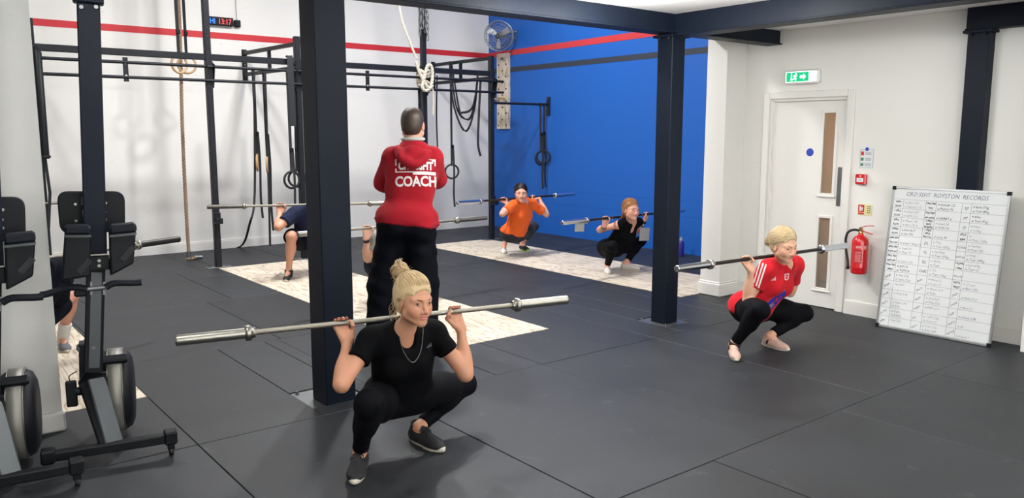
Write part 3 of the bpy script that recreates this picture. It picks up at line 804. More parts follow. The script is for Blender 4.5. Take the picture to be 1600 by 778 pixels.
for (u, v, X, lab, an, tl) in ((402, 254, 4.1, 'wooden ring on a long strap at the back wall, left of its pair', 1.15, .75), (418, 257, 4.2, 'wooden ring on a long strap at the back wall, right of its pair', 1.1, .9)):
    c = at_y(u, v, RY + .55); hung_ring(lab, c, 2.475, wr, an, 'wooden rings at the back wall', tails=tl)
for (u, v, y, lab, an) in ((456, 281, RY - .07, 'black gym ring hanging left of the dark column, nearer of the two', .1), (464, 279, RY + .05, 'black gym ring hanging left of the dark column, further of the two', -.5)):
    c = at_y(u, v, y); hung_ring(lab, c, 2.452 if y < RY else 2.605, br, an, 'black rings left of the column', tails=.85, bx=c[0], by=(RY - .06 if y < RY else RY))
c = at_y(706, 268, RY + .30); hung_ring('single black gym ring hanging right of the coach in the red hoodie', c, 2.52, br, -.3, 'black rings', tails=.55, bx=c[0], by=RY + .30)
for (u, v, dx, lab, an) in ((845, 247, -.12, 'black gym ring on the blue wall bar, nearer the rig', -.1), (849, 245, -.09, 'black gym ring on the blue wall bar, nearer the wall', -.9)):
    c = at_y(u, v, RY - .015 + (.03 if an < -.5 else 0)); hung_ring(lab, c, 2.127, br, an, 'black rings on the blue wall bar', tails=.5, by=RY)
# folded strap bundles beside the rings
def strap(name, label, pts, w_=.035, th=.006, side=(1, -.3, 0), m=None, group=None, cat='strap'):
    o = MB().ribbon(smooth_path(pts), w_, th, side).build(name, m or M['black_strap'], None, origin=pts[0]); tag(o, label, cat, group); return o
c = at_y(454, 100, RY - .10)
strap('resistance_band', 'wide black band doubled over the rig rail left of the dark column', [(c[0], RY - .04, 2.62), (c[0], RY - .085, 2.60), (c[0], RY - .09, 2.2), (c[0] + .01, RY - .09, 1.75)], .075, .012, cat='band')
c = at_y(470, 100, RY + .1)
strap('resistance_band', 'narrow black band hanging by the post left of the dark column', [(c[0], RY - .03, 2.62), (c[0] - .01, RY - .07, 2.58), (c[0], RY - .085, 2.0), (c[0] + .03, RY - .08, 1.55)], .04, .008, cat='band')
A_ = at_y(702, 96, RY + 1.0); B_ = at_y(747, 112, RY - .05)
for k, (u, v, lab) in enumerate(((727, 205, 'black strap sagging deepest between the rig arm and the corner post'), (730, 187, 'black strap in the middle of the sagging three by the corner post'), (722, 176, 'black strap sagging least of the three by the corner post'))):
    mid = at_y(u, v, RY + .45); l1 = at_y(709 + 4 * k, 165 + 2 * k, RY + .8); r1 = at_y(741 - k, 172 - 3 * k, RY + .1)
    strap('hanging_strap', lab, [tuple(A_ + V(.02 * k, 0, 0)), tuple(l1), tuple(mid), tuple(r1), (B_[0], B_[1], B_[2])], .036, .006, (0, 1, .3), group='sagging straps')
strap('hanging_strap', 'loose tail of black strap below the sagging straps in the corner', [tuple(at_y(751, 125, RY - .06)), tuple(at_y(748, 185, RY - .06)), tuple(at_y(747, 225, RY - .07)), tuple(at_y(751, 244, RY - .08))], .035, .006)
for u, lab in ((655, 'dark band hanging behind the head of the coach, left of the pair'), (660, 'dark band hanging behind the head of the coach, right of the pair')):
    strap('resistance_band', lab, [tuple(at_y(u, 137, RY + .10)), tuple(at_y(u + 1, 175, RY + .12)), tuple(at_y(u + 2, 300, RY + .12))], .045, .008, cat='band')
strap('hanging_strap', 'thin black strap hanging right of the tall post by the coach', [tuple(at_y(683, 118, RY + .2)), tuple(at_y(682, 180, RY + .2)), tuple(at_y(684, 240, RY + .2))], .022, .006)
strap('hanging_strap', 'black strap trailing from the rig to the floor left of the navy shirted man', [tuple(at_y(397, 115, RY + .5)), tuple(at_y(398, 300, RY + .5)), tuple(at_y(390, 350, RY + .45)), tuple(at_z(376, 385, .02)), tuple(at_z(338, 391, .012))], .03, .005)
strap('hanging_strap', 'black strap hanging to the floor behind the navy shirted man', [tuple(at_y(414, 112, RY + .5)), tuple(at_y(420, 300, RY + .5)), tuple(at_y(422, 384, RY + .5))], .03, .005)
for u, lab in ((57, 'black foam covered pole hanging on the first rig post at far left'),):
    a = at_y(58, 82, RY - .12); b = at_y(70, 243, RY - .12)
    o = empty('padded_hanger', tuple(a), 0, lab, 'pad')
    MB().tube([tuple(a + V(0, .08, .04)), tuple(a), tuple(b)], [.03, .042, .045], n=14).build('foam_sleeve', M['black_plastic'], o)
    MB().lathe(tuple(b), tuple(b + V(0, 0, -1)), [(0, .055), (.02, .058), (.035, .04)], n=14).build('end_stop', M['rubber_black'], o)
    MB().ribbon([tuple(b + V(0, 0, -.03)), tuple(b + V(.02, 0, -.4)), tuple(b + V(-.02, 0, -.78))], .03, .006, (1, -.3, 0)).build('strap', M['black_strap'], o)

# ropes
def twisted(mb, path, R_, strands=3, r=None, turns=14.0, n=7, seg=None):
    path = [np.array(p, float) for p in path]
    L_ = np.concatenate([[0], np.cumsum([np.linalg.norm(b - a) for a, b in zip(path[:-1], path[1:])])])
    N = seg or max(12, int(L_[-1] * turns * 8)); r = r or R_ * .62
    ss = np.linspace(0, L_[-1], N); P_ = np.stack([np.interp(ss, L_, [p[k] for p in path]) for k in range(3)], 1)
    Tn = np.gradient(P_, axis=0); Tn /= np.linalg.norm(Tn, axis=1, keepdims=True) + 1e-9
    u = np.cross(Tn, np.array([.31, .95, .05])); u /= np.linalg.norm(u, axis=1, keepdims=True) + 1e-9; w_ = np.cross(Tn, u)
    for k in range(strands):
        a = 2 * PI * k / strands + ss * turns * 2 * PI
        mb.tube(P_ + R_ * .55 * (np.cos(a)[:, None] * u + np.sin(a)[:, None] * w_), r, n=n)
    return mb
rp = empty('climbing_rope', (3.21, 10.9, 0), 0, 'thick brown climbing rope hanging from the roof down to the floor', 'rope')
tp = at_y(279, 0, 10.9); bt = at_y(295, 395, 10.9)
path = smooth_path([(tp[0] - .03, 10.9, 5.5), tuple(tp), tuple(at_y(285, 200, 10.9)), tuple(at_y(291, 330, 10.9)), tuple(bt)], 10)
twisted(MB(), path, .021, turns=7.5).build('rope_strands', M['rope'], rp)
MB().lathe(tuple(bt + V(0, 0, .02)), tuple(bt + V(.01, 0, -1)), [(0, .03), (.09, .032)], n=14).build('whipping', M['galv'], rp)
m = MB(); e0 = bt + V(0, 0, -.07)
for k in range(9):
    a = k * .7; m.tube(smooth_path([tuple(e0), tuple(e0 + V(.04 * math.cos(a), .03 * math.sin(a), -.015)), tuple(V(e0[0] + .05 + .06 * math.cos(a), e0[1] - .02 + .06 * math.sin(a), .018 + .006 * (k % 3)))], 4), .011, n=6)
m.build('frayed_end', M['rope'], rp)
MB().lathe((e0[0] + .06, e0[1] - .03, .03), (e0[0] + .16, e0[1] - .05, .026), [(0, .024), (.10, .022)], n=12).build('metal_ferrule', M['galv'], rp)
# pale rope knotted round the tall post, its slack rising to the beam
px_, py_ = 6.34, RY
kr = empty('knotted_rope', (px_, py_, 2.4), 0, 'pale rope tied in a thick knot round the tall rig post above the coach', 'rope')
a = at_y(625, 16, RY - .10); k1 = at_y(651, 92, RY - .12)
twisted(MB(), smooth_path([tuple(a + V(-.10, 0, .9)), tuple(a), tuple(at_y(637, 57, RY - .12)), tuple(k1)], 8), .016, turns=8).build('slack_end', M['rope_w'], kr)
m = MB()
for k, (dz, rr) in enumerate(((.02, .075), (-.03, .085), (-.08, .09), (-.13, .085), (-.19, .08), (-.24, .075))):
    twisted(m, [(px_ + rr * math.cos(t_), py_ + rr * math.sin(t_), 2.55 + dz + .05 * math.sin(t_ + k)) for t_ in np.linspace(0, 2 * PI, 22)], .024, turns=7)
lp = [at_y(u, v, RY - .13) for u, v in ((650, 96), (655, 112), (664, 130), (672, 138), (676, 120), (674, 104), (668, 103), (664, 118), (660, 136), (666, 142), (676, 134))]
twisted(m, smooth_path([tuple(p) for p in lp], 6), .022, turns=7)
m.build('knot', M['rope_w'], kr)
twisted(MB(), smooth_path([tuple(at_y(674, 128, RY - .12)), tuple(at_y(677, 150, RY - .11)), tuple(at_y(677, 180, RY - .10))], 6), .014, turns=9).build('loose_tail', M['rope_w'], kr)
# chains over the top of the tall post
ch = empty('hanging_chains', (px_, py_, 3.1), 0, 'bundle of steel chains hung on the tall rig post under the beam', 'chain')
link_mb = MB().tube([(0, .018 * math.cos(t_), .034 * math.sin(t_) + (.016 if math.sin(t_) > 0 else -.016)) for t_ in np.linspace(0, 2 * PI, 14, endpoint=False)], .0065, closed=True, n=6)
proto = None
for u, vb, dy in ((656, 52, -.06), (660, 40, -.09), (664, 46, -.05), (668, 58, -.07)):
    b = at_y(u, vb, RY + dy); z = b[2]; k = 0
    while z < 3.75:
        if proto is None:
            proto = link_mb.build('chain_link', M['galv'], ch, local=True); o = proto
        else:
            o = proto.copy(); COL.objects.link(o); o.parent = ch
        o.location = (b[0] - px_, b[1] - py_, z - 3.1); o.rotation_euler = (0, 0, (PI / 2 if k % 2 else 0) + .3)
        z += .078; k += 1
MB().bar((px_, RY - .12, 3.76), (px_, RY + .12, 3.76), .03, .03).build('chain_peg', M['rig'], ch)

# fan on the blue wall
fc = at_x(779, 56, XB - .34); fn = empty('wall_fan', tuple(fc), 0, 'round silver cage fan high on the blue wall near the corner', 'fan')
fd = nrm(V(-.80, -.58, -.12)); fu = nrm(np.cross(np.cross(fd, V(0, 0, 1)), fd)); fl_ = np.cross(fu, fd)
fm = mat('fan_cage_steel', (150, 154, 160), .35, .7)
cg = MB()
def fcirc(R_, d, r):
    cg.tube([fc + fd * d + R_ * (math.cos(t_) * fl_ + math.sin(t_) * fu) for t_ in np.linspace(0, 2 * PI, 32, endpoint=False)], r, closed=True, n=6)
for R_, d, r in ((.245, .0, .008), (.24, -.07, .006), (.20, .05, .003), (.15, .068, .003), (.10, .078, .003), (.055, .084, .004), (.20, -.09, .003), (.12, -.10, .003)): fcirc(R_, d, r)
for k in range(28):
    a = 2 * PI * k / 28; q = math.cos(a) * fl_ + math.sin(a) * fu
    cg.tube([fc + q * .05 + fd * .084, fc + q * .15 + fd * .068, fc + q * .22 + fd * .04, fc + q * .246, fc + q * .22 - fd * .08, fc + q * .1 - fd * .1], .0022, n=4)
cg.build('cage', fm, fn)
bl = MB()
for k in range(3):
    a = 2 * PI * k / 3 + .5
    pts_ = []
    for rr, dd, ww in ((.035, 0, .03), (.10, .03, .07), (.17, .045, .095), (.215, .05, .08)):
        for s_ in (-1, 1):
            aa = a + s_ * ww / max(rr, .05) * .5
            pts_.append(fc + rr * (math.cos(aa) * fl_ + math.sin(aa) * fu) + fd * (.01 + s_ * .025))
    bl2 = MB()
    vs = pts_ + [p - fd * .004 for p in pts_]
    fs = [(2 * i, 2 * i + 1, 2 * i + 3, 2 * i + 2) for i in range(3)] + [(8 + 2 * i, 8 + 2 * i + 2, 8 + 2 * i + 3, 8 + 2 * i + 1) for i in range(3)]
    bl2.add(vs, fs); bl2.build('blade', mat('fan_blade', (196, 198, 200), .3, .5), fn)
MB().lathe(tuple(fc + fd * .03), tuple(fc + fd * 2), [(0, .045), (.03, .04), (.04, .02)], n=18).lathe(tuple(fc - fd * .02), tuple(fc - fd * 2), [(0, .065), (.10, .06), (.14, .04)], n=18).build('motor_hub', M['grey_metal'], fn)
wp = at_x(808, 49, XB); wq = at_x(806, 60, XB)
MB().tube([tuple(fc - fd * .12), tuple(wp + V(-.01, 0, 0))], .014, n=8).tube([tuple(fc - fd * .12), tuple(wq + V(-.01, 0, 0))], .012, n=8).tube([tuple(wp + V(-.012, 0, .02)), tuple(wq + V(-.012, 0, -.02))], .012, n=8).build('wall_bracket', M['galv'], fn)
MB().tube(smooth_path([tuple(wq + V(-.015, 0, 0)), tuple(at_x(803, 72, XB - .01)), tuple(at_x(796, 84, XB - .01))], 5), .005, n=6).build('cable', M['rubber_black'], fn)
# timer
tc_ = at_y(344, 33.5, YW - .045); tm = empty('gym_timer', tuple(tc_), 0, 'small black digital wall timer with blue and red digits above the red stripe', 'timer')
MB().box(tuple(tc_), (.36, .05, .115), bev=.006).build('housing', M['black_plastic'], tm)
MB().box(tuple(tc_ + V(.245, .01, -.01)), (.09, .04, .10), bev=.01).build('control_box', M['black_plastic'], tm)
for s, dx, c_ in (('HI', -.115, (40, 110, 255)), ('13:17', .055, (255, 60, 60))):
    vs, fs = text_mesh(s, .105); b = MB(); place2d(b, vs * V(.8, 1, 1), fs, tc_ + V(dx, -.0265, -.037), (1, 0, 0), (0, 0, 1), .001); b.build('digits', mat('led_' + s[:2], c_, .5, emit=(c_, 2.2)), tm)
MB().tube([tuple(tc_ + V(.245, .02, .04)), tuple(tc_ + V(.235, .04, .9))], .003, n=5).build('cable', M['rubber_black'], tm)
# small light-switch box far up the left wall paint: none seen; peg board on the blue wall
pc = V(XB - .028, 11.19, 2.385); pg = empty('climbing_peg_board', tuple(pc), 0, 'pale wooden climbing peg board with drilled holes on the blue wall', 'peg board')
MB().box(tuple(pc), (.055, .32, 1.29), bev=.004).build('board', plywood_mat('peg_board_ply', 'Z'), pg)
h = MB()
for k in range(12):
    for yy in ((-.105, .105) if k % 2 == 0 else (0,)):
        h.lathe((XB - .0562, 11.19 + yy, 1.80 + k * .104), (-9, 11.19 + yy, 1.80 + k * .104), [(0, .017), (.001, .017)], n=12, smooth=False)
h.build('peg_hole', M['black_plastic'], pg)
for yy, z in ((.09, 2.25), (-.07, 2.26)):
    MB().tube([(XB - .05, 11.19 + yy, z), (XB - .22, 11.19 + yy, z + .01)], .016, n=10).build('wooden_peg', wr, pg)
b = MB(); vs, fs = text_mesh('PEG', .085); place2d(b, vs, fs, (XB - .0562, 11.19, 2.90), (0, -1, 0), (0, 0, 1), .001); b.build('handwriting', M['ink'], pg)

# near ceiling light panels
for i, (x, y) in enumerate(NEAR_LIGHTS):
    cl = empty('ceiling_light', (x, y, CEIL), 0, ('long ceiling light panel just above the steel beam, at the top edge', 'ceiling light panel nearest the beam that runs overhead to the right', 'ceiling light panel above the rowing machines', 'ceiling light panel in the middle of the near ceiling', 'ceiling light panel between the middle and the door wall', 'ceiling light panel over the spot where the photographer stands', 'ceiling light panel nearest the rear windows')[i], 'light', 'near ceiling lights')
    MB().box((x, y, CEIL - .016), (1.20, .30, .032), bev=.005).build('housing', M['white'], cl)
    MB().box((x, y, CEIL - .034), (1.14, .26, .006), bev=.002).build('diffuser', mat('panel_glow', (255, 250, 240), .4, emit=((255, 250, 240), 6.0)) if i == 0 else bpy.data.materials['panel_glow'], cl)
for (x, y, _p), hl_ in zip(HIGH_BAYS, ('high bay lamp above the plywood platform of the coach', 'high bay lamp above the matting between the two long platforms', 'high bay lamp above the platform behind the white pier', 'high bay lamp nearest the blue wall')):
    cl = empty('high_bay_lamp', (x, y, 4.95), 0, hl_, 'light', 'high bay lamps')
    MB().lathe((x, y, 4.90), (x, y, 9), [(0, .24), (.02, .235), (.16, .12), (.26, .09), (.30, .05), (.68, .012)], n=20).build('reflector', M['galv'], cl)

# ------------------------------------------------------------------ barbells
def barbell(label, a, b, shaft='knurl', rs=.0135, sleeve=.345, mats=('chrome', 'chrome'), group=None, tags=()):
    a = np.array(a, float); b = np.array(b, float); L_ = np.linalg.norm(b - a); d = (b - a) / L_; mid = (a + b) / 2
    t = empty('barbell', tuple(mid), 0, label, 'barbell', group)
    s = MB().lathe(a + d * (sleeve - .01), b, [(0, rs), (L_ - 2 * sleeve + .02, rs)], n=16); so = s.build('shaft', M[shaft], t)
    k = MB()
    hl = L_ / 2 - sleeve
    for sg in (-1, 1):      # smooth rings that interrupt the knurl
        o_ = mid + d * sg * (hl - .41 if hl > .6 else hl - .3)
        k.lathe(o_ - d * .008, o_ + d, [(0, rs + .0008), (.016, rs + .0008)], n=16)
    k.build('ring_mark', M['chrome'], so)
    for e, dd in ((a, d), (b, -d)):
        sl = MB().lathe(e, e + dd, [(0, .021), (.003, .0248), (.008, .025), (sleeve - .028, .025)], n=24).build('sleeve', M[mats[0]], t)
        MB().lathe(e + dd * (sleeve - .034), e + dd * 9, [(0, .030), (.003, .0365), (.010, .0370), (.024, .0370), (.028, .033), (.031, .026), (.046, .024)], n=24).build('collar', M[mats[1]], sl)
        MB().lathe(e + dd * .0012, e - dd, [(0, .016), (.0022, .016), (.0024, .010), (.0034, .009)], n=18, smooth=False).build('end_cap', M['galv'], sl)
    return t, mid, d
BARS = {}
BARS['front'] = barbell('worn grey barbell on the back of the woman in black at the front', (.986, 3.643, .738), (2.951, 3.219, .738), 'knurl', .0128, .33)
BARS['red'] = barbell('barbell with black shaft and silver sleeves behind the neck of the woman in red', (4.277, 3.555, .728), (6.284, 3.434, .728), 'blacksteel', .0135, .36, ('chrome_b', 'chrome_b'))
BARS['orange'] = barbell('barbell with black shaft carried by the woman in orange', (5.694, 8.267, .795), (7.884, 8.474, .795), 'blacksteel', .014, .415, ('chrome_b', 'chrome_b'))
BARS['black'] = barbell('barbell with black shaft carried by the woman in the sleeveless black top', (5.967, 6.607, .669), (8.165, 6.70, .669), 'blacksteel', .014, .415, ('chrome_b', 'chrome_b'))
BARS['hidden'] = barbell('steel barbell crossing behind the coach, held by the man he hides', (2.938, 6.79, .757), (5.136, 6.90, .757), 'knurl', .014, .415)
md = V(3.906, 8.695, .84); dd = nrm(V(.917, -.40, 0))
BARS['navy'] = barbell('steel barbell on the shoulders of the man in the navy t-shirt', md - dd * 1.1, md + dd * 1.1, 'knurl', .014, .415)
e1 = at_z(280, 373.5, .79); e2 = at_z(206, 384, .79); dd = nrm(e1 - e2)
BARS['left'] = barbell('barbell whose end shows right of the rowing machine seat', e1 - dd * 2.2, e1, 'knurl', .014, .415, ('blacksteel', 'chrome'))
# paper tags tied to the bar of the woman in the black top
tagm = mat('grey_printed_card', (178, 178, 172), .6, var=.35, vscale=60)
for (u0, v0, u1, v1, y, lab) in ((897, 348, 914, 361, 6.62, 'small grey printed card hanging from the near sleeve of the far barbell'), (998, 357, 1016, 375, 6.62, 'grey printed card hanging behind the wrist of the woman in the black top')):
    a = at_y(u0, v0, y); b = at_y(u1, v1, y)
    o = MB().box((0, 0, 0), (abs(b[0] - a[0]), .003, abs(a[2] - b[2])), bev=.0008).build('hanging_card', tagm); o.location = tuple((a + b) / 2); o.rotation_euler = (0, .08, .15)
    tag(o, lab, 'card')
    q = MB().tube([(0, 0, abs(a[2] - b[2]) / 2 - .004), (.004, 0, abs(a[2] - b[2]) / 2 + (.035 if u0 < 950 else .09))], .0015, n=5).build('string', M['black_strap']); q.parent = o

# ------------------------------------------------------------------ rowing machines stored on end
RO = V(.80, 4.245, 0); RA = nrm(V(.981, -.191, 0)); RB = V(.191, .981, 0); RZ_ = V(0, 0, 1)
def rpx(u, v, b): return at_plane(u, v, RO + RB * b, RB)
def make_rower(label):
    t = empty('rowing_machine', tuple(RO), 0, label, 'rower', None)
    R3 = np.stack([RA, RB, RZ_], 1)
    # front foot: crossbar with castors
    a = rpx(68, 728, 0); b = rpx(274, 687, 0); z = (a[2] + b[2]) / 2
    z = .098
    a = V(a[0], a[1], z); b = V(b[0], b[1], z)
    MB().bar(a, b, .055, .046, bev=.006).build('crossbar', M['black_plastic'], t)
    for e, sg in ((a, 1), (b, -1)):
        c_ = e + RA * sg * .022
        f = MB().box(c_ + V(0, 0, .004), (.062, .075, .068), 0, R3, bev=.008).box(c_ + V(0, 0, -.042), (.034, .045, .04), 0, R3, bev=.004)
        fo = f.build('end_bracket', M['black_plastic'], t)
        w_ = c_ + V(0, 0, 0); w_[2] = .027
        MB().lathe(w_ - RA * .012, w_ + RA, [(0, .020), (.004, .026), (.020, .026), (.024, .020)], n=18).build('castor', M['rubber_black'], fo)
    # frame: upright channel, splayed foot struts
    b1 = .30
    P = lambda u, v, bb=b1: rpx(u, v, bb)
    top_, bot = P(150, 400), P(146, 592)
    cw = .088
    m = MB().bar(bot + V(0, 0, .02), top_, cw, .075, up=tuple(RB), bev=.006); fo = m.build('frame', M['black_plastic'], t)
    MB().bar(P(147, 575, b1 - .040), P(151, 425, b1 - .040), .052, .008, up=tuple(RB), bev=.002).build('grey_face', M['grey_metal'], fo)
    MB().lathe(tuple(P(146, 543, b1 - .045)), tuple(P(146, 543, b1 - .045) - RB), [(0, .010), (.004, .009)], n=10).build('bolt', M['galv'], fo)
    m = MB()
    m.prism([P(132, 583, b1 - .06), P(166, 583, b1 - .06), P(180, 688, .06), P(122, 600, b1 - .03)], tuple(RB * .05))
    m.build('foot_plate', M['black_plastic'], t)
    MB().bar(P(150, 592, b1 - .055), rpx(178, 694, .02), .085, .04, up=(0, 0, 1), bev=.006).build('foot_strut', M['grey_metal'], t)
    MB().bar(P(128, 600, b1), rpx(160, 694, .02), .03, .03, bev=.004).build('brace', M['black_plastic'], t)
    # flywheel on the right, edge-on
    hub = rpx(184, 608, .46); ax = nrm(RA * .99 + RB * -.07)
    Rw = .225; hub[2] = max(hub[2], Rw + .012)
    hw = .085
    fw_ = MB().lathe(hub - ax * hw, hub + ax * 9, [(0, .12), (.004, .17), (.02, .205), (.05, Rw - .004), (2 * hw - .05, Rw - .004), (2 * hw - .02, .205), (2 * hw - .004, .17), (2 * hw, .12)], n=44).build('flywheel_housing', M['black_plastic'], t)
    MB().lathe(hub - ax * .033, hub + ax * 9, [(0, Rw - .006), (.001, Rw + .003), (.065, Rw + .003), (.066, Rw - .006)], n=44).build('mesh_band', M['silver'], fw_)
    for s_ in (-1, 1):
        MB().lathe(hub + ax * (s_ * .036 - .002), hub + ax * 9, [(0, Rw - .006), (.0005, Rw + .0045), (.0035, Rw + .0045), (.004, Rw - .006)], n=44).build('band_rim', M['chrome'], fw_)
    for an in (1.02, ):
        q = -RB * math.cos(an) + RZ_ * math.sin(an); q = nrm(q - ax * (q @ ax)); tq = np.cross(ax, q)
        MB().box(hub + q * (Rw + .012), (.13, .035, .05), 0, np.stack([ax, q, tq], 1), bev=.008).build('band_clamp', M['black_plastic'], fw_)
    # chain guide / left side frame with small sensor box
    MB().bar(P(129, 590, b1 + .05), P(128, 535, b1 + .05), .03, .10, up=tuple(RB), bev=.004).build('side_frame', M['black_plastic'], t)
    MB().bar(P(121, 545, b1 + .05), P(134, 535, b1 + .05), .10, .02, up=(0, 0, 1)).build('side_rail', M['grey_metal'], t)
    sb = P(112, 615, b1 + .02)
    so = MB().box(sb, (.052, .04, .135), 0, R3, bev=.006).build('sensor_box', M['black_plastic'], t)
    MB().tube(smooth_path([sb + V(0, 0, .06), P(108, 588, b1 + .02), P(120, 580, b1 + .04)], 5), .003, n=5).build('cable', M['rubber_black'], so)
    MB().lathe(tuple(P(118, 612, b1)), tuple(P(118, 612, b1) + RA), [(0, .022), (.03, .022)], n=14).build('knob', M['black_plastic'], so)
    # monorail standing up
    b2 = .34
    mr0, mr1 = rpx(150, 402, b2), rpx(138, 6, b2)
    mo = MB().bar(mr0, mr1, .105, .07, up=tuple(RB), bev=.006).build('monorail', M['steel'], t)
    ext = mr1 + (mr1 - mr0) * .04
    MB().bar(mr1, ext, .14, .09, up=tuple(RB), bev=.006).build('rear_foot_bracket', M['steel'], mo)
    for u in (127, 150):
        q = rpx(u, 11, b2 - .045); MB().lathe(tuple(q), tuple(q - RB), [(0, .011), (.006, .010)], n=8).build('bolt', M['galv'], mo)
    # saddle bracket between the foot boards
    m = MB().box(rpx(153, 410, b1 - .05), (.105, .05, .075), 0, R3, bev=.004)
    br_ = m.build('rail_bracket', M['black_plastic'], t)
    MB().box(rpx(153, 398, b1 - .078), (.095, .006, .006), 0, R3).build('edge_line', M['chrome'], br_)
    for vv in (407, 415): MB().lathe(tuple(rpx(155, vv, b1 - .074)), tuple(rpx(155, vv, b1 - .074) - RB), [(0, .009), (.006, .008)], n=8).build('bolt', M['chrome'], br_)
    # seat on the far side of the rail
    bs = b2 + .10
    cs = [rpx(u, v, bs) for u, v in ((88, 299), (195, 299), (196, 362), (94, 366))]
    poly = []
    for i in range(4):
        p, q0, q1 = cs[i], cs[i - 1], cs[(i + 1) % 4]
        for k in range(7):
            t_ = k / 6; d0, d1 = nrm(q0 - p) * .055, nrm(q1 - p) * .055
            poly.append(p + d0 * (1 - t_) ** 2 + d1 * t_ ** 2)
    m = MB().prism(poly, tuple(RB * .035)); se = m.build('seat', M['black_plastic'], t)
    bv = se.modifiers.new('bevel', 'BEVEL'); bv.width = .008; bv.segments = 3
    for u, v in ((118, 319), (119, 345), (165, 317), (165, 343), (164, 331)):
        MB().lathe(tuple(rpx(u, v, bs - .001)), tuple(rpx(u, v, bs - .001) - RB), [(0, .008), (.006, .007)], n=8).build('bolt', M['chrome'], se)
    MB().lathe(tuple(rpx(133, 334, bs - .03) - RA * .01), tuple(rpx(133, 334, bs - .03) + RA), [(0, .02), (.03, .02)], n=14).build('roller', M['white'], se)
    MB().bar(rpx(128, 308, bs - .02), rpx(128, 320, bs - .02), .01, .02).build('seat_clip', M['chrome'], se)
    # foot boards with heel cups
    bf = b1 - .12
    for q4, cup in ((((101, 358), (142, 362), (141, 432), (95, 440)), ((101, 362), (142, 362))), (((170, 360), (213, 357), (209, 412), (172, 432)), ((171, 362), (213, 358)))):
        pl = [rpx(u, v, bf) for u, v in q4]
        fb = MB().prism(pl, tuple(RB * .11)).build('foot_board', M['black_plastic'], t)
        bv = fb.modifiers.new('bevel', 'BEVEL'); bv.width = .012; bv.segments = 3
        c0, c1 = rpx(*cup[0], bf), rpx(*cup[1], bf)
        hc = MB().bar(c0 + V(0, 0, .012), c1 + V(0, 0, .012), .12, .045, up=(0, 0, 1), bev=.012).build('heel_cup', M['black_soft'], fb)
        MB().bar(c0 - RB * .004 + V(0, 0, -.022), c1 - RB * .004 + V(0, 0, -.022), .006, .012, up=(0, 0, 1)).build('cup_edge', M['grey_metal'], fb)
        MB().bar(rpx(q4[2][0] - 18, q4[2][1] - 6, bf - .004), rpx(q4[2][0], q4[2][1] - 26, bf - .004), .004, .03, up=(0, 0, 1)).build('foot_strap', M['black_strap'], fb)
    # pull handle in its hook
    bh = b1 - .05
    ml = [rpx(u, v, bh) for u, v in ((64, 461), (74, 459), (88, 455), (104, 450), (122, 449), (136, 452))]
    mr = [rpx(u, v, bh) for u, v in ((165, 449), (176, 443), (190, 442), (206, 442), (221, 441))]
    ho = MB().tube(smooth_path(ml, 4), .0175, n=12).build('handle', M['black_soft'], t)
    MB().tube(smooth_path(mr, 4), .0175, n=12).build('handle_grip', M['black_soft'], ho)
    MB().tube([ml[-1], mr[0]], .012, n=10).build('handle_core', M['galv'], ho)
    MB().lathe(tuple(ml[0] + nrm(ml[0] - ml[1]) * .006), tuple(ml[1]), [(0, .012), (.006, .018)], n=12).build('end_cap', M['rubber_black'], ho)
    MB().box(rpx(126, 458, bh), (.06, .03, .035), 0, R3, bev=.008).build('chain_swivel', M['black_plastic'], ho)
    for u in (142, 162): MB().bar(rpx(u, 440, bh + .02), rpx(u, 460, bh + .02), .012, .03).build('handle_hook', M['galv'], fo)
    return t
r1 = make_rower('black rowing machine stored upright, complete, right of the white pier edge')
r2 = copy_tree(r1); r2['label'] = 'black rowing machine stored upright, cut off by the left frame edge'
off = at_z(118, 762) - at_z(265, 712)
r2.location = tuple(RO + off)
r2.rotation_euler = (0, 0, .05)
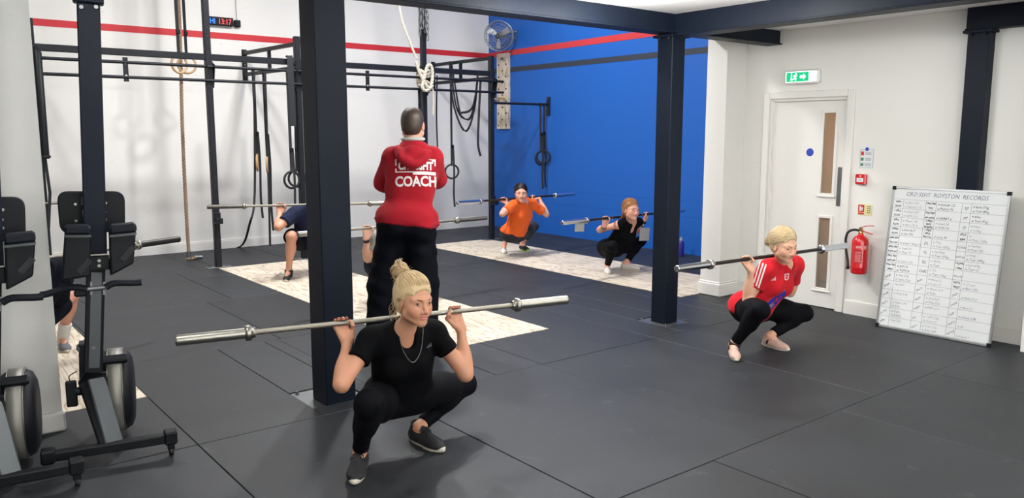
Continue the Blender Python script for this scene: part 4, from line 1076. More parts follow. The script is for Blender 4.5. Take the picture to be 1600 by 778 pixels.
# ================================================================== IMPLICIT SURFACES FOR BODIES AND CLOTHES
class SDF:
    def __init__(s): s.p = []
    def cap(s, a, b, ra, rb=None, k=.03, inf=0.0, op='u'):
        s.p.append(('cap', V(*a), V(*b), ra + inf, (ra if rb is None else rb) + inf, k, op)); return s
    def sph(s, c, r, k=.03, op='u'): return s.cap(c, c, r, r, k, 0, op)
    def ell(s, c, R, rad, k=.03, op='u', inf=0.0):
        s.p.append(('ell', V(*c), np.array(R, float), np.array(rad, float) + inf, k, op)); return s
    def chain(s, pts, rs, k=.03, inf=0.0):
        for i in range(len(pts) - 1): s.cap(pts[i], pts[i + 1], rs[i], rs[i + 1], k, inf)
        return s
    def capcut(s, a, b, ra, rb, k, n=None):
        """tapered capsule ended flat at b (a sleeve or a trouser leg)"""
        s.p.append(('cut', V(*a), V(*b), ra, rb, k, 'u', nrm(V(*b) - V(*a)) if n is None else nrm(n))); return s
    @staticmethod
    def bounds(q):
        if q[0] in ('cap', 'cut'):
            r = max(q[3], q[4]); return np.minimum(q[1], q[2]) - r, np.maximum(q[1], q[2]) + r
        r = np.abs(q[2]) @ q[3]; return q[1] - r, q[1] + r
    @staticmethod
    def dist(q, X):
        if q[0] in ('cap', 'cut'):
            a, b, ra, rb = q[1], q[2], q[3], q[4]
            d = b - a; L2 = d @ d
            if L2 < 1e-12: r = np.linalg.norm(X - a, axis=-1) - ra
            else:
                h = np.clip(((X - a) @ d) / L2, 0, 1)
                r = np.linalg.norm(X - a - h[..., None] * d, axis=-1) - (ra + (rb - ra) * h)
            if q[0] == 'cut': r = np.maximum(r, (X - b) @ q[7])
            return r
        p = (X - q[1]) @ q[2]
        k0 = np.linalg.norm(p / q[3], axis=-1); k1 = np.linalg.norm(p / q[3] ** 2, axis=-1) + 1e-9
        return k0 * (k0 - 1) / k1
    def mesh(s, vox, lo=None, hi=None, planes=()):
        """surface nets; planes = [(point, normal)] keep the side the normal points away from"""
        bs = [s.bounds(q) for q in s.p if q[-1 if q[0] != 'cut' else 6] != 's']
        L_ = np.min([b[0] for b in bs], 0) - 2 * vox; H_ = np.max([b[1] for b in bs], 0) + 2 * vox
        if lo is not None: L_ = np.maximum(L_, lo)
        if hi is not None: H_ = np.minimum(H_, hi)
        n = np.maximum(np.ceil((H_ - L_) / vox).astype(int) + 1, 3)
        D = np.full(n, 1.0, np.float32)
        ax = [(L_[i] + vox * np.arange(n[i])) for i in range(3)]
        for q in s.p:
            k = q[5] if q[0] != 'ell' else q[4]; op = q[6] if q[0] != 'ell' else q[5]
            b0, b1 = s.bounds(q); mg = k + 2.5 * vox
            i0 = np.clip(np.floor((b0 - mg - L_) / vox).astype(int), 0, n); i1 = np.clip(np.ceil((b1 + mg - L_) / vox).astype(int) + 1, 0, n)
            if np.any(i1 <= i0): continue
            X = np.stack(np.meshgrid(*[ax[i][i0[i]:i1[i]] for i in range(3)], indexing='ij'), -1)
            d = s.dist(q, X).astype(np.float32)
            sl = tuple(slice(i0[i], i1[i]) for i in range(3)); a = D[sl]
            if op == 'u':
                h = np.clip(k - np.abs(a - d), 0, None) / max(k, 1e-6)
                D[sl] = np.minimum(a, d) - h * h * k * .25
            else:
                d = -d; h = np.clip(k - np.abs(a - d), 0, None) / max(k, 1e-6)
                D[sl] = np.maximum(a, d) + h * h * k * .25
        if planes:
            X = np.stack(np.meshgrid(*ax, indexing='ij'), -1)
            for p, nn in planes: D = np.maximum(D, ((X - np.array(p)) @ nrm(nn)).astype(np.float32))
        S = D < 0
        c = np.zeros(n - 1, np.int8)
        for dx in (0, 1):
            for dy in (0, 1):
                for dz in (0, 1): c += S[dx:n[0] - 1 + dx, dy:n[1] - 1 + dy, dz:n[2] - 1 + dz]
        act = np.argwhere((c > 0) & (c < 8))
        if len(act) == 0: return np.zeros((0, 3)), np.zeros((0, 4), int)
        idx = np.full(n - 1, -1, np.int32); idx[tuple(act.T)] = np.arange(len(act))
        off = np.array([(x, y, z) for x in (0, 1) for y in (0, 1) for z in (0, 1)])
        cv = np.stack([D[tuple((act + o).T)] for o in off], 1)
        acc = np.zeros((len(act), 3)); cnt = np.zeros(len(act))
        for i in range(8):
            for j in range(i + 1, 8):
                if np.abs(off[i] - off[j]).sum() != 1: continue
                m = (cv[:, i] < 0) != (cv[:, j] < 0)
                t = cv[m, i] / (cv[m, i] - cv[m, j])
                acc[m] += off[i] + t[:, None] * (off[j] - off[i]); cnt[m] += 1
        vs = L_ + vox * (act + acc / cnt[:, None])
        F_ = []
        for a in range(3):
            b, c2 = (a + 1) % 3, (a + 2) % 3
            s0 = [slice(None)] * 3; s1 = [slice(None)] * 3; s0[a] = slice(0, n[a] - 1); s1[a] = slice(1, n[a])
            e = np.argwhere(S[tuple(s0)] != S[tuple(s1)])
            e = e[(e[:, b] > 0) & (e[:, c2] > 0) & (e[:, b] < n[b] - 1) & (e[:, c2] < n[c2] - 1)]
            if len(e) == 0: continue
            def g(db, dc):
                q = e.copy(); q[:, b] += db; q[:, c2] += dc; return idx[tuple(q.T)]
            quad = np.stack([g(-1, -1), g(0, -1), g(0, 0), g(-1, 0)], 1)
            inside = S[tuple(e.T)]
            quad[~inside] = quad[~inside][:, ::-1]
            F_.append(quad)
        return vs, np.concatenate(F_)

def join_parts(parts):
    vs = []; fs = []; b = 0
    for v, f in parts:
        vs.append(v); fs.append(f + b); b += len(v)
    return np.concatenate(vs), np.concatenate(fs)
def relax(v, f, it=1, w=.5):
    """a few Laplacian passes take the voxel steps out"""
    for _ in range(it):
        acc = np.zeros_like(v); cnt = np.zeros(len(v))
        for i in range(4):
            a, b = f[:, i], f[:, (i + 1) % 4]
            np.add.at(acc, a, v[b]); np.add.at(cnt, a, 1); np.add.at(acc, b, v[a]); np.add.at(cnt, b, 1)
        m = cnt > 0
        v = v.copy(); v[m] = v[m] * (1 - w) + w * acc[m] / cnt[m][:, None]
    return v
def np_mesh(name, v, f, mats, parent, fmat=None, smooth=True, attr=None):
    me = bpy.data.meshes.new(name)
    if parent is not None:
        Mi = np.array(parent.matrix_basis.inverted()) if parent.parent is None else np.array((parent.parent.matrix_basis @ parent.matrix_basis).inverted())
        v = v @ Mi[:3, :3].T + Mi[:3, 3]
    me.vertices.add(len(v)); me.vertices.foreach_set('co', v.astype(np.float32).ravel())
    me.loops.add(f.size); me.loops.foreach_set('vertex_index', f.ravel().astype(np.int32))
    me.polygons.add(len(f)); me.polygons.foreach_set('loop_start', np.arange(0, f.size, f.shape[1], dtype=np.int32))
    me.polygons.foreach_set('loop_total', np.full(len(f), f.shape[1], np.int32))
    for m in (mats if isinstance(mats, (list, tuple)) else [mats]): me.materials.append(m)
    if fmat is not None: me.polygons.foreach_set('material_index', fmat.astype(np.int32))
    me.polygons.foreach_set('use_smooth', np.full(len(f), smooth))
    if attr is not None:
        for nm, val in attr.items():
            a = me.attributes.new(nm, 'FLOAT', 'POINT'); a.data.foreach_set('value', val.astype(np.float32))
    me.update(calc_edges=True); me.validate()
    o = bpy.data.objects.new(name, me); link(o, parent)
    return o
def wrinkle(v, f, amp, sc, seed=0):
    """push cloth in and out along its normals in soft folds"""
    nv = np.zeros_like(v); fn_ = np.cross(v[f[:, 2]] - v[f[:, 0]], v[f[:, 3]] - v[f[:, 1]])
    for i in range(4): np.add.at(nv, f[:, i], fn_)
    nv /= np.linalg.norm(nv, axis=1, keepdims=True) + 1e-12
    r = np.random.default_rng(seed); d = np.zeros(len(v))
    for k in range(7):
        w_ = r.normal(size=3); w_ /= np.linalg.norm(w_); w2 = r.normal(size=3); w2 /= np.linalg.norm(w2)
        fr_ = sc * r.uniform(.6, 1.9)
        d += np.sin(v @ w_ * fr_ + 1.7 * np.sin(v @ w2 * fr_ * .45 + k) + k * 2.1) / (1 + .35 * k)
    return v + nv * (d * amp * .4)[:, None]

# skin with lips and flush kept in vertex attributes (they belong to the skin itself)
def skin_mat(name, rgb, lip=(192, 116, 108)):
    m = mat(name, rgb, .48, espec=.4)
    nt = m.node_tree; N = nt.nodes; L = nt.links; p = N['Principled BSDF']
    p.inputs['Subsurface Weight'].default_value = .12; p.inputs['Subsurface Radius'].default_value = (.012, .005, .003); p.inputs['Subsurface Scale'].default_value = .5
    a = N.new('ShaderNodeAttribute'); a.attribute_name = 'lip'
    b = N.new('ShaderNodeAttribute'); b.attribute_name = 'flush'
    nz = N.new('ShaderNodeTexNoise'); nz.inputs['Scale'].default_value = 14; nz.inputs['Detail'].default_value = 4
    tc = N.new('ShaderNodeTexCoord'); L.new(tc.outputs['Object'], nz.inputs['Vector'])
    c = np.array(srgb(*rgb)[:3])
    m0 = N.new('ShaderNodeMix'); m0.data_type = 'RGBA'
    m0.inputs['A'].default_value = tuple(c * V(.93, .90, .88)) + (1,); m0.inputs['B'].default_value = tuple(np.minimum(c * V(1.05, 1.06, 1.07), 1)) + (1,)
    L.new(nz.outputs['Fac'], m0.inputs['Factor'])
    m1 = N.new('ShaderNodeMix'); m1.data_type = 'RGBA'; m1.inputs['B'].default_value = tuple(c * V(1.0, .70, .66)) + (1,)
    L.new(b.outputs['Fac'], m1.inputs['Factor']); L.new(m0.outputs['Result'], m1.inputs['A'])
    m2 = N.new('ShaderNodeMix'); m2.data_type = 'RGBA'; m2.inputs['B'].default_value = srgb(*lip)
    L.new(a.outputs['Fac'], m2.inputs['Factor']); L.new(m1.outputs['Result'], m2.inputs['A'])
    L.new(m2.outputs['Result'], p.inputs['Base Color'])
    return m
def cloth_mat(name, rgb, rough=.85, bs=420, var=.06):
    m = mat(name, rgb, rough, bump=.12, bscale=bs, var=var, vscale=8, espec=.10 if max(rgb) < 30 else .25)
    m.node_tree.nodes['Principled BSDF'].inputs['Sheen Weight'].default_value = .0 if max(rgb) < 30 else .04
    return m
SK = dict(fair=skin_mat('skin_fair', (222, 172, 146)), tan=skin_mat('skin_tan', (196, 142, 114)), pink=skin_mat('skin_pink', (220, 164, 142)), man=skin_mat('skin_man', (208, 152, 126), (172, 100, 92)))
CL = dict(black=cloth_mat('black_jersey', (8, 9, 12)), leg=cloth_mat('black_leggings', (9, 10, 15), .75), navy=cloth_mat('navy_jersey', (20, 28, 56)), darknavy=cloth_mat('dark_navy_shorts', (16, 19, 29)),
          red=cloth_mat('red_jersey', (196, 24, 38)), hood=cloth_mat('red_hoodie_fleece', (152, 20, 34), .95, 260), orange=cloth_mat('orange_jersey', (226, 96, 36)), charcoal=cloth_mat('charcoal_leggings', (38, 40, 47), .75),
          track=cloth_mat('dark_track_trousers', (9, 11, 18)), grey=cloth_mat('grey_marl', (170, 170, 168)))
HAIR = {}
def hair_mat(name, rgb, dark=.5):
    """strands: stripes of tone that follow the combing direction (az = angle round the tie, el = way along)"""
    m = mat(name, rgb, .42, espec=.4)
    nt = m.node_tree; N = nt.nodes; L = nt.links; p = N['Principled BSDF']
    az = N.new('ShaderNodeAttribute'); az.attribute_name = 'az'; el = N.new('ShaderNodeAttribute'); el.attribute_name = 'el'
    cx = N.new('ShaderNodeCombineXYZ'); L.new(az.outputs['Fac'], cx.inputs[0]); L.new(el.outputs['Fac'], cx.inputs[1])
    mp = N.new('ShaderNodeMapping'); mp.inputs['Scale'].default_value = (16, 2.0, 1)
    L.new(cx.outputs[0], mp.inputs['Vector'])
    nz = N.new('ShaderNodeTexNoise'); nz.inputs['Scale'].default_value = 1.6; nz.inputs['Detail'].default_value = 6; nz.inputs['Roughness'].default_value = .65
    L.new(mp.outputs['Vector'], nz.inputs['Vector'])
    c = np.array(srgb(*rgb)[:3]); r = N.new('ShaderNodeValToRGB'); e = r.color_ramp.elements
    e[0].position = .33; e[0].color = tuple(c * dark * V(1, .93, .85)) + (1,); e[1].position = .66; e[1].color = tuple(np.minimum(c * 1.12, 1)) + (1,)
    L.new(nz.outputs['Fac'], r.inputs['Fac']); L.new(r.outputs['Color'], p.inputs['Base Color'])
    bp_ = N.new('ShaderNodeBump'); bp_.inputs['Strength'].default_value = .55; bp_.inputs['Distance'].default_value = .003
    L.new(nz.outputs['Fac'], bp_.inputs['Height']); L.new(bp_.outputs['Normal'], p.inputs['Normal'])
    return m
def hair_flow(o, cen, tie, fu=None):
    me = o.data; n = len(me.vertices); co = np.zeros(n * 3, np.float32); me.vertices.foreach_get('co', co); co = co.reshape(-1, 3)
    Mw = np.eye(4); q_ = o
    while q_ is not None: Mw = np.array(q_.matrix_basis) @ Mw; q_ = q_.parent
    w_ = co @ Mw[:3, :3].T + Mw[:3, 3] - cen
    ax = nrm(tie - cen); u_ = nrm(np.cross(ax, V(.31, .52, .79))); v_ = np.cross(ax, u_)
    av, ev = np.arctan2(w_ @ v_, w_ @ u_), (w_ @ ax) * 8
    if fu is not None: av, ev = (w_ @ fu[0]) * 12 - (w_ @ fu[1]) * 5, np.abs(w_ @ np.cross(fu[1], fu[0])) * 8
    for nm, val in (('az', av), ('el', ev)):
        a = me.attributes.new(nm, 'FLOAT', 'POINT'); a.data.foreach_set('value', val.astype(np.float32))
HAIR = dict(blonde=hair_mat('blonde_hair', (216, 190, 148)), blonde2=hair_mat('fair_blonde_hair', (218, 196, 156)), ginger=hair_mat('strawberry_blonde_hair', (178, 124, 76)), dark=hair_mat('dark_brown_hair', (40, 30, 28)), brown=hair_mat('cropped_brown_hair', (66, 53, 46), .8))
EYE_W = mat('eye_white', (226, 220, 214), .2); EYE_D = mat('eye_dark_iris', (52, 36, 28), .12); TEETH = mat('teeth', (232, 226, 214), .3)
BROW = {k: mat('eyebrow_' + k, c, .7) for k, c in dict(blonde=(104, 74, 54), blonde2=(150, 112, 80), ginger=(140, 96, 66), dark=(44, 32, 28), brown=(76, 56, 44)).items()}
NAIL = mat('red_nail_varnish', (170, 30, 44), .2)

# ------------------------------------------------------------------ heads
def build_head(root, S, c, f, u, s, skin, hair, style, vox, neck_base, smile=0.0, man=False, eyes_open=1.0, look=None):
    """adds the head to body SDF S (returned as box for the fine patch) and makes eyes, brows, hair as children.
    c = midpoint between the ears at eye height, f = facing, u = up (unit), s = scale"""
    f = nrm(f); u = nrm(V(*u) - f * (f @ u)); l = np.cross(u, f)      # l = the person's left
    R = np.stack([f, l, u], 1)
    W = lambda a, b, d: c + R @ (np.array([a, b, d]) * s)
    q = lambda r: r * s
    wj = 1.10 if man else 1.0
    S.ell(W(-.012, 0, .028), R, V(.098, .076, .090) * s, .02)
    S.ell(W(.026, 0, -.022), R, V(.066, .0645 * wj, .084) * s, .03)
    for b in (-1, 1):
        S.cap(W(.012, .0505 * b * wj, -.060), W(.068, .016 * b * wj, -.097), q(.019), q(.015), q(.030))
        S.sph(W(.058, .040 * b, -.030), q(.0235), q(.028))                                # cheek bone
        if smile: S.sph(W(.066, .037 * b, -.046), q(.0165), q(.018))                       # raised cheek
        S.cap(W(.086, .012 * b, .020), W(.066, .047 * b, .020), q(.0095), q(.009), q(.02))  # brow ridge
    S.ell(W(.068, 0, -.060), R, V(.026, .034, .032) * s, .02)
    S.sph(W(.076, 0, -.101), q(.0155 if not man else .018), q(.02))
    for b in (-1, 1): S.sph(W(.1005, .032 * b, .0002), q(.0180), q(.012), 's')              # sockets
    S.cap(W(.088, 0, .010), W(.110, 0, -.034), q(.0068), q(.0098), q(.013))                # nose
    S.sph(W(.107, 0, -.039), q(.0088), q(.008))
    for b in (-1, 1): S.sph(W(.097, .0125 * b, -.042), q(.0072), q(.008))
    for b in (-1, 1): S.sph(W(.104, .0065 * b, -.0495), q(.0030), q(.003), 's')
    for b in (-1, 1):      # lids round the eyeballs
        o_ = .0024 + .0052 * eyes_open
        up_ = [W(.0785, .0172 * b, -.001), W(.0852, .0235 * b, o_ + .0012), W(.0872, .0315 * b, o_ + .0026), W(.0852, .040 * b, o_ + .0016), W(.0760, .0480 * b, .0005)]
        S.chain(up_, [q(.0018), q(.0024), q(.0026), q(.0025), q(.0020)], q(.0025))
        lw_ = .0062 + .0016 * eyes_open - .002 * smile
        lo_ = [W(.0785, .0172 * b, -.0025), W(.0838, .0245 * b, -lw_ + .001), W(.0850, .0315 * b, -lw_), W(.0830, .039 * b, -lw_ + .0012), W(.0760, .0480 * b, -.0010)]
        S.chain(lo_, [q(.0016), q(.0022), q(.0024), q(.0023), q(.0018)], q(.003))
    mw = .0245 + .0095 * smile; mc = -.066 + .008 * smile
    op_ = .0065 * smile
    fb = .0955 - .006 * smile
    uz = -.0616 + .0042 * smile; ur = .0048 * (1 - .36 * smile); lr = .0058 * (1 - .22 * smile)
    S.chain([W(fb - .016, -mw, mc), W(fb - .003, -.010, uz), W(fb - .002, 0, uz - .0012), W(fb - .003, .010, uz), W(fb - .016, mw, mc)], [q(.0022), q(ur), q(ur * .96), q(ur), q(.0022)], q(.004))
    S.chain([W(fb - .016, -mw, mc), W(fb - .004, -.010, -.0710 - op_), W(fb - .003, 0, -.0718 - op_), W(fb - .004, .010, -.0710 - op_), W(fb - .016, mw, mc)], [q(.0022), q(lr), q(lr * 1.05), q(lr), q(.0022)], q(.004))
    S.chain([W(fb - .012, -mw * .92, mc + .001), W(fb + .001 - .002 * smile, -.010, -.0666 - op_ * .32), W(fb + .001 - .002 * smile, .010, -.0666 - op_ * .32), W(fb - .012, mw * .92, mc + .001)], [q(.0007), q(.0012 + .0056 * smile), q(.0012 + .0056 * smile), q(.0007)], q(.002))
    lastp = [S.p.pop() for _ in range(3)][::-1]
    for p_ in lastp: S.p.append(p_[:6] + ('s',))
    for b in (-1, 1):      # ears
        Re = R @ np.array([[math.cos(.35), -math.sin(.35) * b, 0], [math.sin(.35) * b, math.cos(.35), 0], [0, 0, 1]])
        S.ell(W(-.006, .0765 * b, -.012), Re, V(.019, .0065, .032) * s, q(.006))
        S.ell(W(-.002, .0835 * b, -.010), Re, V(.011, .004, .019) * s, q(.005), 's')
    lo = c - s * .155; hi = c + s * .155
    hd = dict(c=c, R=R, s=s, W=W, mw=mw, mc=mc, fb=fb, op=op_)
    # eyes
    look = f if look is None else nrm(look)
    for b in (-1, 1):
        e = W(.0738, .0322 * b, .0)
        m = MB(); n1, n2 = 20, 14; a1 = nrm(np.cross(look, u)); a2 = np.cross(a1, look)
        vs = []; fs = []; fm = []
        for i in range(n2 + 1):
            th = PI * i / n2
            for k in range(n1):
                ph = 2 * PI * k / n1; vs.append(e + q(.0128) * (math.cos(th) * look + math.sin(th) * (math.cos(ph) * a1 + math.sin(ph) * a2)))
        for i in range(n2):
            for k in range(n1): m_ = 1 if i < 4 else 0; fs.append((i * n1 + k, i * n1 + (k + 1) % n1, (i + 1) * n1 + (k + 1) % n1, (i + 1) * n1 + k)); fm.append(m_)
        np_mesh('eye', np.array(vs), np.array(fs), [EYE_W, EYE_D], root, np.array(fm))
    bm_ = MB()
    for b in (-1, 1):
        bm_ = MB()
        pts = [W(.0950, .0125 * b, .0185), W(.0940, .024 * b, .0228), W(.0855, .038 * b, .0252), W(.0705, .0515 * b, .0190)]
        pts = smooth_path(pts, 5); rs = [q(.0030 if not man else .004) * (1 - .6 * (i / (len(pts) - 1)) ** 2) for i in range(len(pts))]
        bm_.tube(pts, rs, n=8); bm_.build('eyebrow', BROW[hair], root)
        o_ = .0024 + .0052 * eyes_open
        if not man:
            lm = MB(); lm.tube(smooth_path([W(.0805, .0178 * b, .0003), W(.0880, .0240 * b, o_ - .0006), W(.0900, .0315 * b, o_ + .0006), W(.0880, .040 * b, o_ - .0002), W(.0775, .0490 * b, .0012)], 5), q(.0011), n=6)
            lm.build('eyelash', BROW['dark'], root)
    if smile > .5:
        tm_ = MB(); arc = [W(fb - .0042 - .011 * (k / 6) ** 2, mw * .80 * k / 6, -.0668 + .0045 * (k / 6) ** 2) for k in range(-6, 7)]
        tm_.ribbon(arc, q(.0125 * smile), q(.003), u); tm_.build('teeth', TEETH, root)
    # hair
    H = SDF(); hm = HAIR[hair]
    hs = 1.0
    if style == 'cropped':
        H.ell(W(-.018, 0, .034), R, V(.100, .080, .092) * s, .01)
        H.ell(W(-.045, 0, -.010), R, V(.066, .072, .085) * s, .02)
        H.ell(W(.088, 0, -.030), R, V(.070, .085, .098) * s, q(.012), 's')
        for b in (-1, 1): H.ell(W(.008, .09 * b, -.045), R, V(.030, .030, .055) * s, q(.01), 's')
        H.ell(W(-.03, 0, -.135), R, V(.14, .14, .052) * s, q(.01), 's')
    else:
        H.ell(W(-.024, 0, .040), R, V(.112, .090, .105) * s, .01)
        H.ell(W(-.042, 0, -.012), R, V(.072, .076, .080) * s, .03)
        H.ell(W(.094, 0, -.034), R, V(.074, .074, .105) * s, q(.018), 's')
        for b in (-1, 1):
            H.ell(W(.030, .088 * b, -.075), R, V(.055, .034, .070) * s, q(.012), 's')
            H.ell(W(.062, .076 * b, -.012), R, V(.044, .030, .062) * s, q(.014), 's')
            H.ell(W(-.006, .086 * b, -.016), R, V(.020, .018, .030) * s, q(.010), 's')
        H.ell(W(-.03, 0, -.145), R, V(.14, .14, .06) * s, q(.02), 's')
    v, ff = H.mesh(max(vox * 1.1, .0022), planes=())
    v = relax(v, ff, 2)
    parts = [(v, ff)]
    hair_o = np_mesh('hair', v, ff, hm, root)
    def strand_tube(mb, P_, r): mb.tube(smooth_path(P_, 4), r, n=5)
    r_ = np.random.default_rng(11)
    HC, HR = V(-.024, 0, .040), V(.113, .091, .106)
    def scalp(th, ph, g=1.0):
        d = np.array([math.cos(th) * math.cos(ph), math.sin(ph), math.sin(th) * math.cos(ph)])
        return W(*(HC + d * HR * g))
    bun = {'bun': V(-.108, -.010, .116), 'low_bun': V(-.140, -.028, -.016), 'ponytail': V(-.118, 0, -.005), 'tied_back': V(-.115, 0, -.02), 'cropped': V(-.06, 0, .10)}[style]
    cen, tie = W(*HC), W(*bun)
    fu_ = (f, u) if style in ('low_bun', 'ponytail', 'tied_back') else None
    hair_flow(hair_o, cen, tie, fu_)
    if style != 'cropped':
        sm_ = MB()
        nS = {'bun': 420, 'low_bun': 260}.get(style, 70)
        for k in range(nS):      # fine locks combed from the hairline to the tie
            lift = r_.uniform(.0, .020) + (.02 * max(0, r_.normal()) if style == 'bun' else 0)
            loc1 = (bun - HC) / HR; P_ = []
            if style == 'bun':
                ph = r_.uniform(-1.35, 1.35); th0 = r_.uniform(.42, .70) + .12 * abs(ph)
                loc0 = V(math.cos(th0) * math.cos(ph), math.sin(ph), math.sin(th0) * math.cos(ph))
                dirs = [nrm(loc0 * (1 - t_) + loc1 * t_) for t_ in np.linspace(0, 1, 7)]
            else:       # parted on top, swept down both sides to the nape
                sd_ = 1 if r_.random() < .5 else -1; th0 = r_.uniform(.55, 1.9)
                loc0 = nrm(V(math.cos(th0), .14 + sd_ * .05, math.sin(th0)))
                drop = r_.uniform(-.15, .55) + .25 * (th0 - .55)
                mid_ = nrm(V(.30 - .35 * (th0 - .55), sd_ * .95, drop)); 
                dirs = []
                for t_ in np.linspace(0, 1, 9):
                    dirs.append(nrm(loc0 * (1 - t_) ** 2 + mid_ * 2.2 * t_ * (1 - t_) + nrm(loc1) * t_ ** 2))
            nd_ = len(dirs)
            for i_, dd_ in enumerate(dirs):
                t_ = i_ / (nd_ - 1)
                g_ = .982 + .020 * min(1, t_ * 5) + lift * math.sin(PI * t_) + max(0, np.linalg.norm(loc1) - 1) * t_ ** 3
                P_.append(W(*(HC + dd_ * g_ * HR)))
            rr = q(r_.uniform(.0008, .0020)); sp_ = smooth_path(P_, 4); n_ = len(sp_)
            sm_.tube(sp_, [rr * max(.08, math.sin(PI * min(1, (i + .5) / n_)) ** .6) for i in range(n_)], n=5)
        so = sm_.build('combed_locks', hm, hair_o); so['kind'] = 'stuff'; hair_flow(so, cen, tie, fu_)
        bm2 = MB()
        if style == 'bun':
            CB = SDF(); bc = bun + V(-.012, 0, .012)
            CB.ell(W(*bc), R, V(.040, .036, .033) * s, .01); vv, f2 = CB.mesh(.004)
            np_b = np_mesh('bun_core', vv, f2, hm, hair_o); hair_flow(np_b, W(*bc), W(*bc) + R @ nrm(V(-.4, .5, .6)))
            for k in range(120):      # loops wound round the knot
                ax_ = nrm(V(-.45, .35, .6) + r_.normal(size=3) * .38); b1_ = nrm(np.cross(ax_, V(.3, .8, .5))); b2_ = np.cross(ax_, b1_)
                h_ = r_.uniform(-.026, .026); rad = .050 * math.sqrt(max(.15, 1 - (h_ / .036) ** 2)) * r_.uniform(.86, 1.10); a = r_.uniform(0, 2 * PI); sp = r_.uniform(1.8, 4.2)
                P_ = [W(*(bc + (rad + .004 * math.sin(5 * t_ + k)) * (math.cos(a + sp * t_) * b1_ + .92 * math.sin(a + sp * t_) * b2_) + ax_ * (h_ * .9 + .012 * (t_ - .5)))) for t_ in np.linspace(0, 1, 9)]
                rr = q(r_.uniform(.0010, .0030)); sm2 = smooth_path(P_, 4)
                bm2.tube(sm2, [rr * (.15 + .85 * math.sin(PI * (i + .3) / len(sm2))) for i in range(len(sm2))], n=6)
            for k in range(5):        # looser loops standing off the top
                a = r_.uniform(0, 6); ax_ = nrm(r_.normal(size=3)); b1_ = nrm(np.cross(ax_, V(.3, .8, .5))); b2_ = np.cross(ax_, b1_); c2_ = bc + V(.002, 0, .03)
                for j in range(7):
                    rad = .026 + .0022 * j
                    P_ = [W(*(c2_ + rad * (math.cos(a + 4 * t_) * b1_ + 1.1 * math.sin(a + 4 * t_) * b2_) + r_.normal(size=3) * .0012)) for t_ in np.linspace(0, 1, 9)]
                    strand_tube(bm2, P_, q(.0011))
            for k in range(26):
                d_ = nrm(r_.normal(size=3) + V(-.5, .2, .5)); P_ = [W(*(bc + d_ * x + V(0, 0, -.25) * (x - .03) ** 2 * 20 * (k % 2) + r_.normal(size=3) * .003)) for x in (.03, .045, .055, .062)]
                strand_tube(bm2, P_, q(.00045))
        elif style == 'low_bun':
            for k in range(90):
                ax_ = nrm(r_.normal(size=3)); b1_ = nrm(np.cross(ax_, V(.3, .8, .5))); b2_ = np.cross(ax_, b1_); a = r_.uniform(0, 6)
                cc_ = bun + r_.normal(size=3) * .006; rad = r_.uniform(.010, .027)
                P_ = [W(*(cc_ + rad * (math.cos(a + 4.5 * t_) * b1_ + math.sin(a + 4.5 * t_) * b2_))) for t_ in np.linspace(0, 1, 8)]
                strand_tube(bm2, P_, q(r_.uniform(.0018, .0042)))
        else:
            ln_ = .16 if style == 'ponytail' else .10
            for k in range(50):
                P_ = [W(*(bun + V(.02, 0, 0) * (1 - t_) + V(-.05 * math.sin(t_ * 1.6), .02 * t_ * r_.normal() * .6 + .008 * r_.normal(), -ln_ * t_ ** 1.4 + .006 * r_.normal()))) for t_ in np.linspace(0, 1, 6)]
                strand_tube(bm2, P_, q(r_.uniform(.003, .006)))
        bo_ = bm2.build('bun' if 'bun' in style else 'ponytail', hm, hair_o); hair_flow(bo_, tie, tie + (tie - cen))
        if style == 'bun':      # loose wisps at the temples and nape
            lm = MB()
            for k in range(30):
                b = 1 if r_.random() < .25 else -1
                x0 = r_.uniform(-.075, .020); z0 = r_.uniform(-.04, .03); y0 = .080 * b
                ln_ = r_.uniform(.05, .115); w1 = r_.uniform(.003, .010); fq = r_.uniform(5, 9)
                P_ = [W(x0 + .010 * math.sin(t_ * 6 + k) - .014 * t_, y0 * (1 + .09 * math.sin(t_ * 3)) + w1 * math.sin(t_ * fq + k), z0 - ln_ * t_) for t_ in np.linspace(0, 1, 9)]
                strand_tube(lm, P_, q(r_.uniform(.0005, .0011)))
            for k in range(30):
                ph = r_.uniform(-1.1, 1.1); th = r_.uniform(.6, 2.2)
                strand_tube(lm, [scalp(th, ph, 1.0), scalp(th + .18, ph, 1.05 + .04 * r_.random()), scalp(th + .4, ph + .1 * r_.normal(), 1.03)], q(.0006))
            l_o = lm.build('loose_wisps', hm, hair_o); l_o['kind'] = 'stuff'; hair_flow(l_o, cen, tie)
    return lo, hi, hd

def face_attr(v, hd):
    """lip and flush weights for skin vertices, in head coordinates"""
    p = ((v - hd['c']) @ hd['R']) / hd['s']
    mw, mc, fb, op_ = hd['mw'], hd['mc'], hd['fb'], hd['op']
    x = np.clip(np.abs(p[:, 1]) / (mw * 1.02), 0, 1)
    z0_ = -.0570 + op_ * .45; zt = z0_ + (mc - z0_ + .0005) * x ** 1.25; zb = -.0778 - op_ + (mc + .0778 + op_ - .0005) * x ** 1.25
    ins = (p[:, 0] > fb - .026) & (np.abs(p[:, 1]) < mw * 1.02)
    lip = np.clip((zt - p[:, 2]) / .0016 + .5, 0, 1) * np.clip((p[:, 2] - zb) / .0016 + .5, 0, 1) * ins
    fl = sum(np.exp(-(((p[:, 0] - .066) / .03) ** 2 + ((p[:, 1] - .042 * b) / .020) ** 2 + ((p[:, 2] + .034) / .020) ** 2)) for b in (-1, 1)) * .45
    fl += .5 * np.exp(-(((p[:, 0] - .11) / .012) ** 2 + (p[:, 1] / .012) ** 2 + ((p[:, 2] + .038) / .012) ** 2))
    return lip, fl

